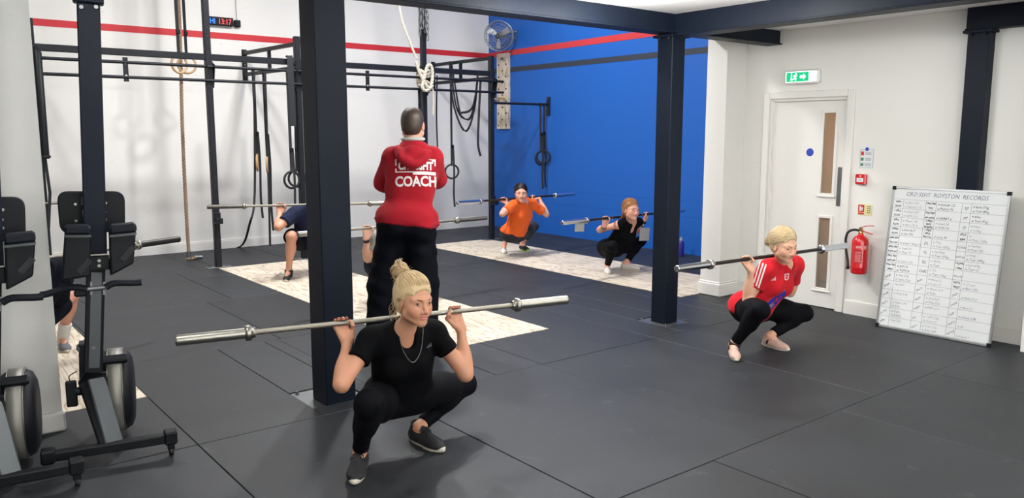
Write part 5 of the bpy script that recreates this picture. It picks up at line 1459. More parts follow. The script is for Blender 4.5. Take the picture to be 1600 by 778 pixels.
# ------------------------------------------------------------------ hands
def hand_on_bar(S, wrist, grip, B, back, s=1.0, r_bar=.014, span=1.0, angs=(-66, -8, 45, 92), thumb=True, nails=None):
    """palm and five fingers round a bar through `grip`; B points along the bar to the index side, back = side of the bar the fingers pass"""
    wrist = V(*wrist); B = nrm(B); e1 = nrm(V(*back) - B * (B @ V(*back))); e2 = nrm(np.cross(B, e1)); 
    if e2[2] < 0: e2 = -e2
    offs = [.030, .010, -.010, -.028]; rad = [.0082, .0086, .0082, .0072]; lens = [1.0, 1.08, 1.0, .82]
    pts_all = []
    kn = []
    for i in range(4):
        r = rad[i] * s; Rr = r_bar + r * .95
        o = V(*grip) + B * offs[i] * s * span
        A = [math.radians(a_) for a_ in angs]
        A = [A[0]] + [A[0] + (a_ - A[0]) * lens[i] for a_ in A[1:]]
        P_ = [o + (Rr if j else Rr + .003) * (math.cos(a_) * e1 + math.sin(a_) * e2) for j, a_ in enumerate(A)]
        # mid points keep the bend outside the bar
        full = [P_[0]]
        for j in range(3):
            am = (A[j] + A[j + 1]) / 2
            full += [o + Rr * 1.04 * (math.cos(am) * e1 + math.sin(am) * e2), P_[j + 1]]
        S.chain(full, [r * 1.08, r * 1.02, r * 1.03, r * .95, r * .96, r * .9, r * .84], .0035)
        kn.append(P_[0]); pts_all += full
        if nails is not None:
            nails.append((full[-1], o, r))
    wl = nrm(kn[0] - kn[3])
    wa = wrist + wl * .014 * s; wb = wrist - wl * .014 * s
    for i in range(4):
        w_ = wrist + wl * (.012 - .008 * i) * s
        S.cap(w_, kn[i], .0150 * s, .0105 * s, .012 * s)
    S.cap(wrist + wl * .012 * s, wrist * .35 + kn[0] * .65, .016 * s, .012 * s, .014)
    S.cap(wrist - wl * .012 * s, wrist * .4 + kn[3] * .6, .015 * s, .012 * s, .014)
    if thumb:
        Rr = r_bar + .0085 * s
        o = V(*grip) + B * .052 * s
        b0 = wrist + wl * .022 * s + (kn[0] - wrist) * .30 - e1 * .010 * s
        t1 = o + B * .004 * s + (Rr + .010) * (math.cos(math.radians(-105)) * e1 + math.sin(math.radians(-105)) * e2)
        t2 = o + (Rr + .002) * (math.cos(math.radians(-160)) * e1 + math.sin(math.radians(-160)) * e2)
        t3 = o - B * .012 * s + (Rr + .001) * (math.cos(math.radians(-212)) * e1 + math.sin(math.radians(-212)) * e2)
        S.chain([wrist + wl * .010 * s, b0, t1, t2, t3], [.014 * s, .0135 * s, .0105 * s, .0092 * s, .0078 * s], .008)
        pts_all += [b0, t1, t2, t3]
    pa = np.array(pts_all + [wrist])
    return pa.min(0) - .03, pa.max(0) + .03
def fist_hand(S, wrist, d, side, s=1.0):
    """relaxed curled hand"""
    wrist = V(*wrist); d = nrm(d); side = nrm(V(*side) - d * (d @ V(*side))); n_ = np.cross(d, side)
    pts = []
    for i in range(4):
        k0 = wrist + d * .085 * s + side * (.030 - .020 * i) * s
        S.cap(wrist + side * (.012 - .008 * i) * s, k0, .014 * s, .011 * s, .012)
        P_ = [k0, k0 + d * .036 * s + n_ * .010 * s, k0 + d * .052 * s + n_ * .034 * s, k0 + d * .044 * s + n_ * .052 * s]
        S.chain(P_, [.0092 * s, .0085 * s, .008 * s, .007 * s], .004); pts += P_
    P_ = [wrist + side * .012 * s, wrist + d * .03 * s + side * .036 * s, wrist + d * .065 * s + side * .050 * s + n_ * .012 * s, wrist + d * .09 * s + side * .044 * s + n_ * .024 * s]
    S.chain(P_, [.013 * s, .012 * s, .010 * s, .008 * s], .006); pts += P_
    pa = np.array(pts + [wrist]); return pa.min(0) - .03, pa.max(0) + .03

# ------------------------------------------------------------------ shoes
def shoe(root, ankle, toe, upper_m, sole_m, label, s=1.0, lace_m=None, width=1.0, accent=None, sock=None):
    """one trainer: heel under the ankle, toe towards `toe`, flat on the floor"""
    ank = V(*ankle); d = V(*toe) - ank; d[2] = 0; d = nrm(d); l = V(-d[1], d[0], 0); z = V(0, 0, 1)
    R = np.stack([d, l, z], 1); o = V(ank[0], ank[1], 0)
    W = lambda a, b, c: o + R @ (V(a, b * width, c) * s)
    U = SDF()
    U.ell(W(-.020, 0, .040), R, V(.055, .036, .048) * s, .02)
    U.ell(W(.050, 0, .036), R, V(.085, .038, .040) * s, .03)
    U.ell(W(.125, .004, .030), R, V(.070, .044, .030) * s, .03)
    U.cap(W(-.012, 0, .055), W(-.010, 0, .092), .037 * s, .035 * s, .015)
    U.cap(W(-.05, 0, .07), W(-.055, 0, .098), .012 * s, .008 * s, .012)
    U.cap(W(.04, 0, .085), W(.09, 0, .064), .016 * s, .014 * s, .02)
    U.cap(W(-.006, 0, .086), W(.004, 0, .13), .028 * s, .034 * s, .006, 0, 's')
    v, f = U.mesh(.0045 * max(s, .9), planes=[(V(0, 0, .016 * s), (0, 0, -1))])
    v = relax(v, f, 1)
    so = np_mesh('shoe', v, f, upper_m, root)
    if label: so['label'] = label
    # sole: outline extruded, turned up a little at the toe
    out = []
    for k in range(28):
        a = 2 * PI * k / 28; x = math.cos(a); y = math.sin(a)
        px_ = .060 + .138 * x; wv = (.041 if x > 0 else .035) * (1 - .10 * math.exp(-((px_ - .05) / .04) ** 2) * 2)
        out.append((px_, y * wv + (.006 * max(0, x))))
    vs = []; n = len(out)
    for (zz, g) in ((.001, .95), (.006, 1.03), (.020, 1.05), (.026, 1.0)):
        for (x, y) in out: vs.append(W(.06 + (x - .06) * g, y * g, zz + .006 * max(0, (x - .12) / .08) ** 2 * (1 if zz > .003 else .6)))
    fs = []
    for i in range(3):
        for k in range(n): fs.append((i * n + k, i * n + (k + 1) % n, (i + 1) * n + (k + 1) % n, (i + 1) * n + k))
    m = MB(); m.add(vs, fs, 0, True); m.add(vs[:n], [tuple(range(n))[::-1]]); m.add(vs[3 * n:], [tuple(range(n))])
    m.build('sole', sole_m, so)
    lm = MB()
    for k in range(5):
        x = .040 + .017 * k; zt = .094 - .0085 * k
        lm.tube(smooth_path([W(x, -.026, zt - .016), W(x + .004, -.012, zt), W(x + .008, .012, zt + .001), W(x + .004, .026, zt - .016)], 3), .0026 * s, n=5)
    for b in (-1, 1): lm.tube(smooth_path([W(.050, 0, .084), W(.050, .018 * b, .088), W(.062, .032 * b, .074), W(.056, .034 * b, .062)], 3), .0022 * s, n=5)
    lm.build('laces', lace_m or upper_m, so)
    if accent is not None:
        am = MB()
        for b in (-1, 1):
            for k in range(3): am.tube([W(.028 + .020 * k, .0405 * b, .030), W(.044 + .016 * k, .030 * b, .068)], .0028 * s, n=5)
        am.build('side_stripes', accent, so)
    return so
# ================================================================== PEOPLE
Z = V(0, 0, 1)
def two_bone(a, c, la, lb, pix=None, hint=None, w=0.0):
    """middle joint of a two-bone limb, on the circle both lengths allow, nearest the joint seen in the photograph"""
    a = V(*a); c = V(*c); d = c - a; L_ = np.linalg.norm(d); x = d / L_
    if L_ > (la + lb) * .995: k = L_ / ((la + lb) * .995); la *= k; lb *= k
    if L_ < abs(la - lb) * 1.02: la = lb = (la + lb) / 2
    t = (la * la - lb * lb + L_ * L_) / (2 * L_); r = math.sqrt(max(la * la - t * t, 1e-6))
    u = nrm(np.cross(x, V(.3, .2, .9))); v = np.cross(x, u); best = None
    for k in range(180):
        an = 2 * PI * k / 180; p = a + x * t + r * (math.cos(an) * u + math.sin(an) * v)
        e = 0.0
        if pix is not None: e += np.linalg.norm(px(p) - np.array(pix))
        if hint is not None: e -= w * (nrm(hint) @ (p - a - x * t)) / r
        if best is None or e < best[0]: best = (e, p)
    return best[1]
def face_dir(p, yaw, pitch):
    tc = CC - p; tc[2] = 0; tc = nrm(tc); rt = np.cross(Z, tc) ; y = math.radians(yaw); pt = math.radians(pitch)
    if rt @ RT < 0: rt = -rt
    return nrm((math.cos(y) * tc + math.sin(y) * rt) * math.cos(pt) - Z * math.sin(pt))

def trunk(S, J, s, man, inf=0.0, k=.05, low=True, bust=True):
    hc, sc, up, lat, fr = J['hc'], J['sc'], J['up'], J['lat'], J['fr']
    R = np.stack([fr, lat, up], 1); L_ = np.linalg.norm(sc - hc)
    w = 1.10 if man else 1.0
    bw = J.get('build', 1.0)
    P = lambda t, a=0.0, b=0.0: hc + up * L_ * t + fr * a * s + lat * b * s
    if low:
        S.ell(P(.02, -.012), R, V(.112, .160, .105) * s * bw, k, inf=inf)
        for b in (-1, 1): S.sph(P(-.04, -.055, .075 * b), .098 * s * bw + inf, k)
    S.ell(P(.26, .0), R, V(.092, .130 * w, .13) * s * bw, k, inf=inf)
    S.ell(P(.55, .004), R, V(.102, .142 * w, .14) * s * bw, k, inf=inf)
    S.ell(P(.80, -.005), R, V(.100, .150 * w, .12) * s, k, inf=inf)
    if not man and bust:
        for b in (-1, 1): S.sph(P(.66, .072, .062 * b), .056 * s + inf, .045)
    if man: 
        for b in (-1, 1): S.ell(P(.72, .055, .07 * b), R, V(.05, .075, .07) * s, .05, inf=inf)
    for b, sh in ((-1, J['sh'][0]), (1, J['sh'][1])):
        S.cap(P(.88, -.02), sh + V(0, 0, .0), .062 * s + inf, .050 * s * (1.12 if man else 1) + inf, .05)
        S.cap(J['nb'] - fr * .012 * s, sh * .75 + J['nb'] * .25 - fr * .01 * s, .046 * s + inf, .036 * s + inf, .04)
    S.cap(P(.85, -.01), J['nb'] - up * .02, .070 * s + inf, .054 * s + inf, .05)
def arm(S, J, i, s, man, inf=0.0, upto=1.0, k=.02):
    m = 1.18 if man else 1.0
    sh, el, wr = J['sh'][i], J['el'][i], J['wr'][i]
    S.cap(sh, el, .044 * s * m + inf, .035 * s * m + inf, .03)
    S.sph(sh + (el - sh) * .10, .050 * s * m + inf, .03)
    if upto > 1:
        S.cap(el, wr, .036 * s * m + inf, .0235 * s * m + inf, k)
        R = np.eye(3); x = nrm(wr - el); y = nrm(np.cross(x, V(.2, .3, .9))); R = np.stack([x, y, np.cross(x, y)], 1)
        S.ell(el + (wr - el) * .30, R, V(.085, .039 * m, .037 * m) * s, .03, inf=inf)
def leg(S, J, i, s, man, inf=0.0, k=.025, cut_=None, mul=1.0):
    m = (1.06 if man else 1.0) * mul
    hp, kn, an = J['hip'][i], J['kn'][i], J['an'][i]
    S.cap(hp, kn, .086 * s * m + inf, .056 * s * m + inf, .04)
    S.ell(hp * .5 + kn * .5 - Z * .012, np.eye(3), V(.078, .078, .078) * s * m, .06, inf=inf)
    S.sph(kn, .054 * s * m + inf, .03)
    tgt = an if cut_ is None else kn + (an - kn) * cut_
    back = nrm((hp - kn) - nrm(an - kn) * ((hp - kn) @ nrm(an - kn)))
    if cut_ is None: S.cap(kn, an, .048 * s * m + inf, .034 * s + inf, k)
    else: S.capcut(kn, tgt, .048 * s * m + inf, (.048 * m + (.034 - .048 * m) * cut_) * s + inf, k)
    x = nrm(an - kn); y = nrm(np.cross(x, V(.2, .9, .1))); R = np.stack([x, y, np.cross(x, y)], 1)
    if cut_ is None or cut_ > .5: S.ell(kn + (an - kn) * .34 + back * .018 * s, R, V(.110, .055 * m, .055 * m) * s, .03, inf=inf)

def make_person(d):
    s = d['s']; man = d.get('man', False); vox = d.get('vox', .009)
    skin = SK[d['skin']]
    J = {}
    # ---- joints
    if 'bar' in d:
        t_, mid, bd = BARS[d['bar']]
        def on_bar(u):
            best = min(np.linspace(-1.0, 1.0, 401), key=lambda q: abs(px(mid + bd * q)[0] - u)); return mid + bd * best
        M_ = on_bar(d['neck_u']); r = nrm(V(bd[0], bd[1], 0)); f = V(r[1], -r[0], 0)
        if 'turn' in d:
            a = math.radians(d['turn']); f = V(f[0] * math.cos(a) - f[1] * math.sin(a), f[0] * math.sin(a) + f[1] * math.cos(a), 0)
            r = V(-f[1], f[0], 0)
        sc = M_ + f * d.get('sh_f', .065) * s - Z * d.get('sh_d', .078) * s
        sw = d.get('sw', .165) * s
        J['sh'] = [sc - r * sw, sc + r * sw]
        J['hc'] = sc - f * d['hip_back'] + r * d.get('hip_r', 0); J['hc'][2] = d['hip_z']
        grips = [on_bar(u) for u in d['grip_u']]
        J['wr'] = []
        for i in (0, 1):
            w_ = at_plane(*d['wrist'][i], grips[i] + f * .012, f); g = grips[i]
            J['wr'].append(g + nrm(w_ - g) * .098 * s)
        fl = f
        J['f'] = f
    else:
        D = d['depth']
        pt = lambda q: CC + ray(q[0], q[1]) * (D + (q[2] if len(q) > 2 else 0))
        J['sh'] = [pt(q) for q in d['shoulder']]; J['hc'] = (pt(d['hip'][0]) + pt(d['hip'][1])) / 2
        J['wr'] = [pt(q) for q in d['wrist']]
        sc = (J['sh'][0] + J['sh'][1]) / 2
        r = nrm(J['sh'][1] - J['sh'][0]); f = d['front_sign'] * nrm(V(r[1], -r[0], 0))
    J['sc'] = sc; J['up'] = nrm(sc - J['hc']); J['lat'] = r - J['up'] * (r @ J['up']); J['lat'] = nrm(J['lat'])
    J['fr'] = nrm(np.cross(J['lat'], J['up'])); J['fr'] = J['fr'] if J['fr'] @ f > 0 else -J['fr']
    J['build'] = d.get('build', 1.0)
    hw = .085 * s
    J['hip'] = [J['hc'] - r * hw, J['hc'] + r * hw]
    J['an'] = [at_z(*d['ankle'][i], .085 * s) if 'bar' in d else at_z(*d['ankle'][i], .085 * s) for i in (0, 1)]
    J['toe'] = [at_z(*d['toe'][i], .02) for i in (0, 1)]
    J['el'] = [two_bone(J['sh'][i], J['wr'][i], .275 * s, .240 * s, d['elbow'][i], -Z, d.get('elb_w', 3)) for i in (0, 1)]
    if 'elbow_abs' in d: J['el'] = [pt(q) for q in d['elbow_abs']]
    J['kn'] = [two_bone(J['hip'][i], J['an'][i], .405 * s, .385 * s, d['knee'][i], f, d.get('knee_w', 4)) for i in (0, 1)]
    J['nb'] = sc + J['up'] * .045 * s + J['fr'] * .012 * s - J['fr'] * .0
    hs = d.get('hs', .95)
    hcen = at_plane(*d['head'], J['nb'] + f * d.get('head_f', .05), V(FW[0], FW[1], 0) if 'bar' not in d else f)
    if d.get('dbg'):
        for nm in ('sh', 'el', 'wr', 'hip', 'kn', 'an'):
            print('DBG', d['name'], nm, [tuple(np.round(px(q)).astype(int)) for q in J[nm]])
        print('DBG', d['name'], 'thigh', [round(float(np.linalg.norm(J['hip'][i] - J['kn'][i])), 3) for i in (0, 1)], 'neck', np.round(np.linalg.norm(hcen - J['nb']), 3), 'hip z', J['hc'], 'sc', sc)
    root = empty('person', (float(J['hc'][0]), float(J['hc'][1]), 0), 0, d['label'], 'person')
    # ---- body: one continuous skin
    S = SDF()
    trunk(S, J, s, man, inf=-.012)
    for i in (0, 1):
        arm(S, J, i, s, man, upto=2)
        leg(S, J, i, s, man, inf=-.004)
        fd = nrm(V(*(J['toe'][i] - J['an'][i])) * V(1, 1, 0))
        S.cap(J['an'][i], J['an'][i] + fd * .10 * s - Z * .045 * s, .030 * s, .022 * s, .03)
        S.sph(J['an'][i] - fd * .02 * s - Z * .035 * s, .028 * s, .03)
    ff = face_dir(hcen, d['yaw'], d.get('pitch', 0))
    uu = nrm(Z + nrm(np.cross(ff, Z)) * math.tan(math.radians(d.get('roll', 0))))
    hu = nrm(uu - ff * (ff @ uu))
    nk = .045 * s * (1.25 if man else 1)
    S.cap(J['nb'] - J['up'] * .03, hcen - hu * .075 * hs - ff * .022 * hs, nk * 1.08, nk * .98, .03)
    n_head0 = len(S.p)
    lo, hi, hd = build_head(root, S, hcen, ff, uu, hs, skin, d['hair'], d['style'], d.get('hvox', .004), J['nb'], d.get('smile', 0), man, d.get('eyes', 1.0))
    n_hand0 = len(S.p); boxes = []
    nails = [] if d.get('nails') else None
    if 'bar' in d:
        for i in (0, 1):
            B_ = (1 if i == 0 else -1) * bd
            boxes.append(hand_on_bar(S, J['wr'][i], grips[i], B_, -f, .95 * s if not man else s, .0145, nails=nails))
    else:
        for i in (0, 1):
            dirn = nrm(J['wr'][i] - J['el'][i]); boxes.append(fist_hand(S, J['wr'][i], dirn, Z, s))
    handp = S.p[n_hand0:]
    main = SDF(); main.p = S.p[:n_head0] + S.p[n_head0:n_head0 + 3]
    parts = []
    v, fa = main.mesh(vox); parts.append((relax(v, fa, 1), fa))
    headp = SDF(); headp.p = S.p[:n_hand0]
    v, fa = headp.mesh(d.get('hvox', .004), lo, hi); hv = relax(v, fa, 1, .35); parts.append((hv, fa))
    hvox2 = d.get('handvox', .004)
    for b in boxes:
        hp_ = SDF(); hp_.p = [p for p in S.p[:n_head0] if p[0] in ('cap', 'ell')] + handp
        v, fa = hp_.mesh(hvox2, *b); parts.append((relax(v, fa, 1, .4), fa))
    v, fa = join_parts(parts)
    lip, flush = face_attr(v, hd)
    bo = np_mesh('body', v, fa, skin, root, attr=dict(lip=lip, flush=flush))
    if nails:
        for tip, o_, r_ in nails:
            ax = nrm(tip - o_); q = tip + ax * r_ * .62
            R = np.stack([ax, nrm(np.cross(ax, bd)), bd], 1)
            N_ = SDF(); N_.ell(q, R, V(.0030, .0075, .0060), .001); vv, f2 = N_.mesh(.0016); np_mesh('fingernail', vv, f2, NAIL, bo)
    # ---- clothes
    cv = d.get('cvox', vox)
    T = SDF(); top = d['top']
    inf = d.get('loose', .008)
    trunk(T, J, s, man, inf=inf, low=True)
    if top != 'sleeveless':
        for i in (0, 1):
            sh, el, wr = J['sh'][i], J['el'][i], J['wr'][i]; m_ = 1.18 if man else 1.0
            if top == 'tee':
                e_ = sh + (el - sh) * d.get('sleeve', .56)
                T.capcut(sh, e_, .048 * s * m_ + inf, .046 * s * m_ + inf * 1.3, .03)
                if d.get('long'): T.sph(el, .046 * s * m_ + inf, .02); T.capcut(el, el + (wr - el) * .7, .044 * s * m_ + inf, .036 * s * m_ + inf, .02)
                T.sph(sh + (el - sh) * .08, .047 * s * m_ + inf, .03)
            else:
                T.cap(sh, el, .050 * s * m_ + inf, .046 * s * m_ + inf, .03)
                T.capcut(el, el + (wr - el) * .93, .048 * s * m_ + inf, .036 * s * m_ + inf, .02)
    else:
        for i in (0, 1): T.sph(J['sh'][i] * .74 + J['nb'] * .26, .042 * s + inf, .03)
    if top == 'hoodie':
        T.ell(J['nb'] - J['fr'] * .070 - J['up'] * .030, np.stack([J['fr'], J['lat'], J['up']], 1), V(.060, .125, .095), .03)
        T.ell(J['nb'] - J['fr'] * .01 + J['up'] * .045, np.stack([J['fr'], J['lat'], J['up']], 1), V(.095, .100, .045), .03)
        T.ell(J['hc'] + J['up'] * .05, np.stack([J['fr'], J['lat'], J['up']], 1), V(.164, .212, .12) * s, .04); T.ell(J['hc'] + J['up'] * .02, np.stack([J['fr'], J['lat'], J['up']], 1), V(.170, .220, .040) * s, .01)
    if top == 'hoodie':      # the hood lying in a fold over the shoulders
        hb = lambda a, b, c: J['nb'] + J['lat'] * a + J['fr'] * b + J['up'] * c
        HD = SDF()
        a_ = [hb(.105, .01, .0), hb(.112, -.075, -.015), hb(.085, -.135, -.06), hb(.04, -.160, -.105), hb(0, -.166, -.120), hb(-.04, -.160, -.105), hb(-.085, -.135, -.06), hb(-.112, -.075, -.015), hb(-.105, .01, .0)]
        HD.chain(smooth_path(a_, 3), [.026] * 25, .03)
        HD.ell(hb(0, -.105, -.035), np.stack([J['fr'], J['lat'], J['up']], 1), V(.060, .100, .070), .03)
        HD.ell(hb(0, -.02, .065), np.stack([J['fr'], J['lat'], J['up']], 1), V(.070, .075, .08), .02, 's')
        vv, f2 = HD.mesh(.008); vv = relax(vv, f2, 2); d['_hood'] = (wrinkle(vv, f2, .006, 40, 4), f2)
    # neckline
    nl = d.get('neckline', .060)
    T.cap(J['nb'] + J['fr'] * .012 - J['up'] * .005, J['nb'] + J['up'] * .14 + J['fr'] * .05, nl * s, nl * s * 1.25, .012, 0, 's')
    if d.get('neck_drop', .0) > .02: T.cap(J['nb'] + J['fr'] * .075 * s - J['up'] * d.get('neck_drop', .03) * s, J['nb'] + J['fr'] * .13 * s + J['up'] * .03, d.get('neck_w', .042) * s, .06 * s, .015, 0, 's')
    if top == 'sleeveless':
        for i, b in ((0, -1), (1, 1)): pass
    hem = J['hc'] + J['up'] * d.get('hem', .0)
    v, fa = T.mesh(cv, planes=[(hem, -J['up'])])
    v = relax(v, fa, 2)
    v = wrinkle(v, fa, d.get('wr', .004), 26, 5)
    tm_ = CL[d['top_m']]
    shirt = np_mesh({'tee': 't_shirt', 'sleeveless': 'vest_top', 'hoodie': 'hoodie'}[top], v, fa, tm_, root)
    if '_hood' in d: np_mesh('hood', *d['_hood'], tm_, shirt)
    L2 = SDF(); bot = d['bottom']; bi = d.get('bot_inf', .005)
    R = np.stack([J['fr'], J['lat'], J['up']], 1); Lt = np.linalg.norm(sc - J['hc'])
    L2.ell(J['hc'] + J['up'] * Lt * .02 - J['fr'] * .012 * s, R, V(.112, .160, .105) * s * J['build'], .05, inf=bi)
    for b in (-1, 1): L2.sph(J['hc'] - J['up'] * Lt * .04 - J['fr'] * .055 * s + J['lat'] * .075 * s * b, .098 * s * J['build'] + bi, .05)
    for i in (0, 1):
        if bot in ('leggings', 'capri'):
            leg(L2, J, i, s, man, inf=bi, cut_=.90 if bot == 'leggings' else .62, mul=d.get('leg_mul', 1.0))
        elif bot == 'shorts':
            e_ = J['hip'][i] + (J['kn'][i] - J['hip'][i]) * d.get('short_len', .88)
            L2.capcut(J['hip'][i], e_, .108 * s, .094 * s, .04)
        else:
            L2.cap(J['hip'][i] + r * (.012 if i else -.012) - Z * .02 - r * (.006 if i else -.006), J['kn'][i], .104 * s, .104 * s, .05); L2.capcut(J['kn'][i], J['an'][i] - Z * .045, .104 * s, .094 * s, .04)
    v, fa = L2.mesh(cv, planes=[(J['hc'] - J['up'] * .012, J['up'])] if bot == 'trousers' else ())
    v = relax(v, fa, 2); v = wrinkle(v, fa, d.get('bwr', .0025), 34, 9)
    lowo = np_mesh({'leggings': 'leggings', 'capri': 'leggings', 'shorts': 'shorts', 'trousers': 'trousers'}[bot], v, fa, CL[d['bot_m']], root)
    for i, mm in d.get('bands', ()):
        x = nrm(J['el'][i] - J['wr'][i])
        for k in range(len(mm)):
            K = SDF(); a_ = J['wr'][i] + x * (.012 + .022 * k); K.cap(a_, a_ + x * .016, .0305 * s, .031 * s, .004); vv, f2 = K.mesh(.005); np_mesh('wristband', relax(vv, f2, 1), f2, mm[k], root)
    # ---- shoes and socks
    for i in (0, 1):
        um, sm, lm, acc, lab = d['shoes'][i]
        shoe(root, J['an'][i], J['toe'][i], um, sm, lab, d.get('foot', .92), lm, 1.0, acc)
        if d.get('sock'):
            a = J['an'][i] - Z * .045; kn = J['kn'][i]; x = nrm(kn - J['an'][i])
            K = SDF(); K.capcut(a, J['an'][i] + x * d.get('sock_h', .10), .040 * s, .045 * s, .01); vv, f2 = K.mesh(.006); np_mesh('sock', relax(vv, f2, 1), f2, d['sock'], root)
    return root, J, shirt, hd, bo, lowo

def project_print(name, mb_v, mb_f, mat_, cloth, org, ex, ey, off=.0035, sub=.006):
    """flat print laid on a garment: each point of the pattern drops along the garment's normal direction onto its surface"""
    dg = bpy.context.evaluated_depsgraph_get()
    me = cloth.data; Mw = np.array((cloth.parent.matrix_basis @ cloth.matrix_basis)) if cloth.parent else np.eye(4)
    V_ = np.array([v.co[:] for v in me.vertices]) @ Mw[:3, :3].T + Mw[:3, 3]
    bvh = BVHTree.FromPolygons([tuple(p) for p in V_], [tuple(p.vertices) for p in me.polygons])
    ex = nrm(ex); ey = nrm(ey - ex * (ey @ ex)); n = np.cross(ex, ey)
    bm = bmesh.new()
    vs = [bm.verts.new((p[0], p[1], 0)) for p in mb_v]
    for f in mb_f:
        try: bm.faces.new([vs[i] for i in f])
        except ValueError: pass
    bmesh.ops.triangulate(bm, faces=bm.faces[:])
    for _ in range(4):
        es = [e for e in bm.edges if e.calc_length() > sub]
        if not es: break
        bmesh.ops.subdivide_edges(bm, edges=es, cuts=1); bmesh.ops.triangulate(bm, faces=bm.faces[:])
    miss = []
    for v in bm.verts:
        p = V(*org) + ex * v.co[0] + ey * v.co[1]
        hit = bvh.ray_cast(Vector(p + n * .4), Vector(-n), .8)
        if hit[0] is None: miss.append(v); continue
        q = np.array(hit[0]) + n * off; v.co = Vector(q)
    bmesh.ops.delete(bm, geom=miss, context='VERTS')
    me2 = bpy.data.meshes.new(name)
    Mi = np.linalg.inv(Mw)
    for v in bm.verts: v.co = Vector(Mi[:3, :3] @ np.array(v.co) + Mi[:3, 3])
    bm.to_mesh(me2); bm.free(); me2.materials.append(mat_)
    o = bpy.data.objects.new(name, me2); link(o, cloth)
    return o
def print_at(name, mb_v, mb_f, mat_, cloth, u, v, right, off=.002, sub=.006, roll=0.0):
    me = cloth.data; Mw = np.array(cloth.parent.matrix_basis @ cloth.matrix_basis)
    V_ = np.array([q.co[:] for q in me.vertices]) @ Mw[:3, :3].T + Mw[:3, 3]
    b = BVHTree.FromPolygons([tuple(p) for p in V_], [tuple(p.vertices) for p in me.polygons])
    h = b.ray_cast(Vector(CC), Vector(nrm(ray(u, v))))
    if h[0] is None: return None
    n = np.array(h[1]); n = n if n @ (CC - np.array(h[0])) > 0 else -n
    ex = nrm(V(*right) - n * (V(*right) @ n)); ey = np.cross(n, ex); c_, s_ = math.cos(roll), math.sin(roll)
    return project_print(name, mb_v, mb_f, mat_, cloth, np.array(h[0]), c_ * ex + s_ * ey, c_ * ey - s_ * ex, off, sub)
def rect(x0, y0, x1, y1): return [(x0, y0), (x1, y0), (x1, y1), (x0, y1)]
def polys(*ps):
    v = []; f = []
    for p in ps: f.append(tuple(range(len(v), len(v) + len(p)))); v += list(p)
    return np.array(v, float), f

BLK = mat('black_trainer_knit', (26, 27, 30), .7, bump=.2, bscale=300); WHT = mat('white_trainer', (214, 210, 204), .6, bump=.15, bscale=250); SOLE_W = mat('off_white_sole', (206, 198, 184), .6)
PINK = mat('dusty_pink_trainer', (196, 162, 150), .7, bump=.2, bscale=300); GRN = mat('lime_green_sole', (120, 214, 40), .5); GREYSH = mat('grey_trainer', (98, 100, 106), .7, bump=.2, bscale=300); SOLE_B = mat('black_sole', (30, 30, 32), .6)
SOCK_W = mat('white_sock', (214, 212, 206), .9, bump=.3, bscale=200); SOCK_B = mat('black_sock', (28, 28, 32), .9)

P_FRONT = dict(name='front', label='woman in black t-shirt and leggings squatting at the front, blonde hair in a messy bun', s=1.0, skin='tan', bar='front', neck_u=623, grip_u=(533, 712), wrist=((543, 537), (720, 513)),
    elbow=((524, 606), (727, 583)), knee=((570, 648), (722, 606)), ankle=((562, 706), (654, 668)), toe=((553, 748), (700, 707)), hip_back=.155, hip_z=.295, hip_r=.035, leg_mul=1.09, build=1.08, eyes=1.25, head=(647, 470), head_f=.08,
    yaw=34, pitch=3, roll=-3, hs=.95, hair='blonde', style='bun', top='tee', top_m='black', bottom='leggings', bot_m='leg', shoes=((BLK, SOLE_W, BLK, None, None), (BLK, SOLE_W, BLK, None, None)),
    vox=.007, hvox=.0021, handvox=.0026, cvox=.0065, nails=True, smile=.12, neckline=.050, neck_drop=.028, sw=.160, sleeve=.47, foot=1.05)
P_RED = dict(name='red', label='smiling woman in a red t-shirt and black leggings squatting on the right by the door', s=1.0, skin='fair', bar='red', neck_u=1211, grip_u=(1166, 1243), wrist=((1172, 420), (1248, 408)),
    elbow=((1168, 468), (1237, 450)), knee=((1180, 496), (1256, 482)), ankle=((1146, 538), (1203, 525)), toe=((1152, 568), (1240, 548)), hip_back=.17, hip_z=.30, hip_r=-.09, hem=-.08, head=(1225, 383), head_f=.08,
    yaw=42, pitch=12, roll=2, hs=.97, hair='blonde2', style='low_bun', top='tee', top_m='red', bottom='leggings', bot_m='leg', shoes=((PINK, SOLE_W, WHT, None, None), (PINK, SOLE_W, WHT, None, None)),
    vox=.008, hvox=.0026, handvox=.0032, cvox=.0075, smile=.85, eyes=.5, loose=.013, sleeve=.62, wr=.006, sock=SOCK_B, sock_h=.03, build=1.05, leg_mul=1.1, neck_drop=.015, neck_w=.034)
P_ORANGE = dict(name='orange', label='dark haired woman in an orange t-shirt squatting by the corner post', s=1.02, skin='pink', bar='orange', neck_u=812, grip_u=(786, 834), wrist=((791, 316), (841, 310)),
    elbow=((801, 337), (852, 332)), knee=((795, 361), (831, 356)), ankle=((787, 385), (816, 381)), toe=((786, 397), (834, 393)), hip_back=.10, hip_z=.31, hip_r=-.05, head=(814, 302), head_f=.06,
    yaw=4, pitch=0, hs=.97, hair='dark', style='tied_back', top='tee', top_m='orange', bottom='capri', bot_m='charcoal', shoes=((WHT, SOLE_W, GREYSH, None, 'white and grey trainer'), (BLK, GRN, BLK, None, 'black trainer with a lime green sole')),
    vox=.011, hvox=.004, handvox=.0045, cvox=.010, loose=.016, sleeve=.7, wr=.007, smile=.15, build=1.1, leg_mul=1.08)
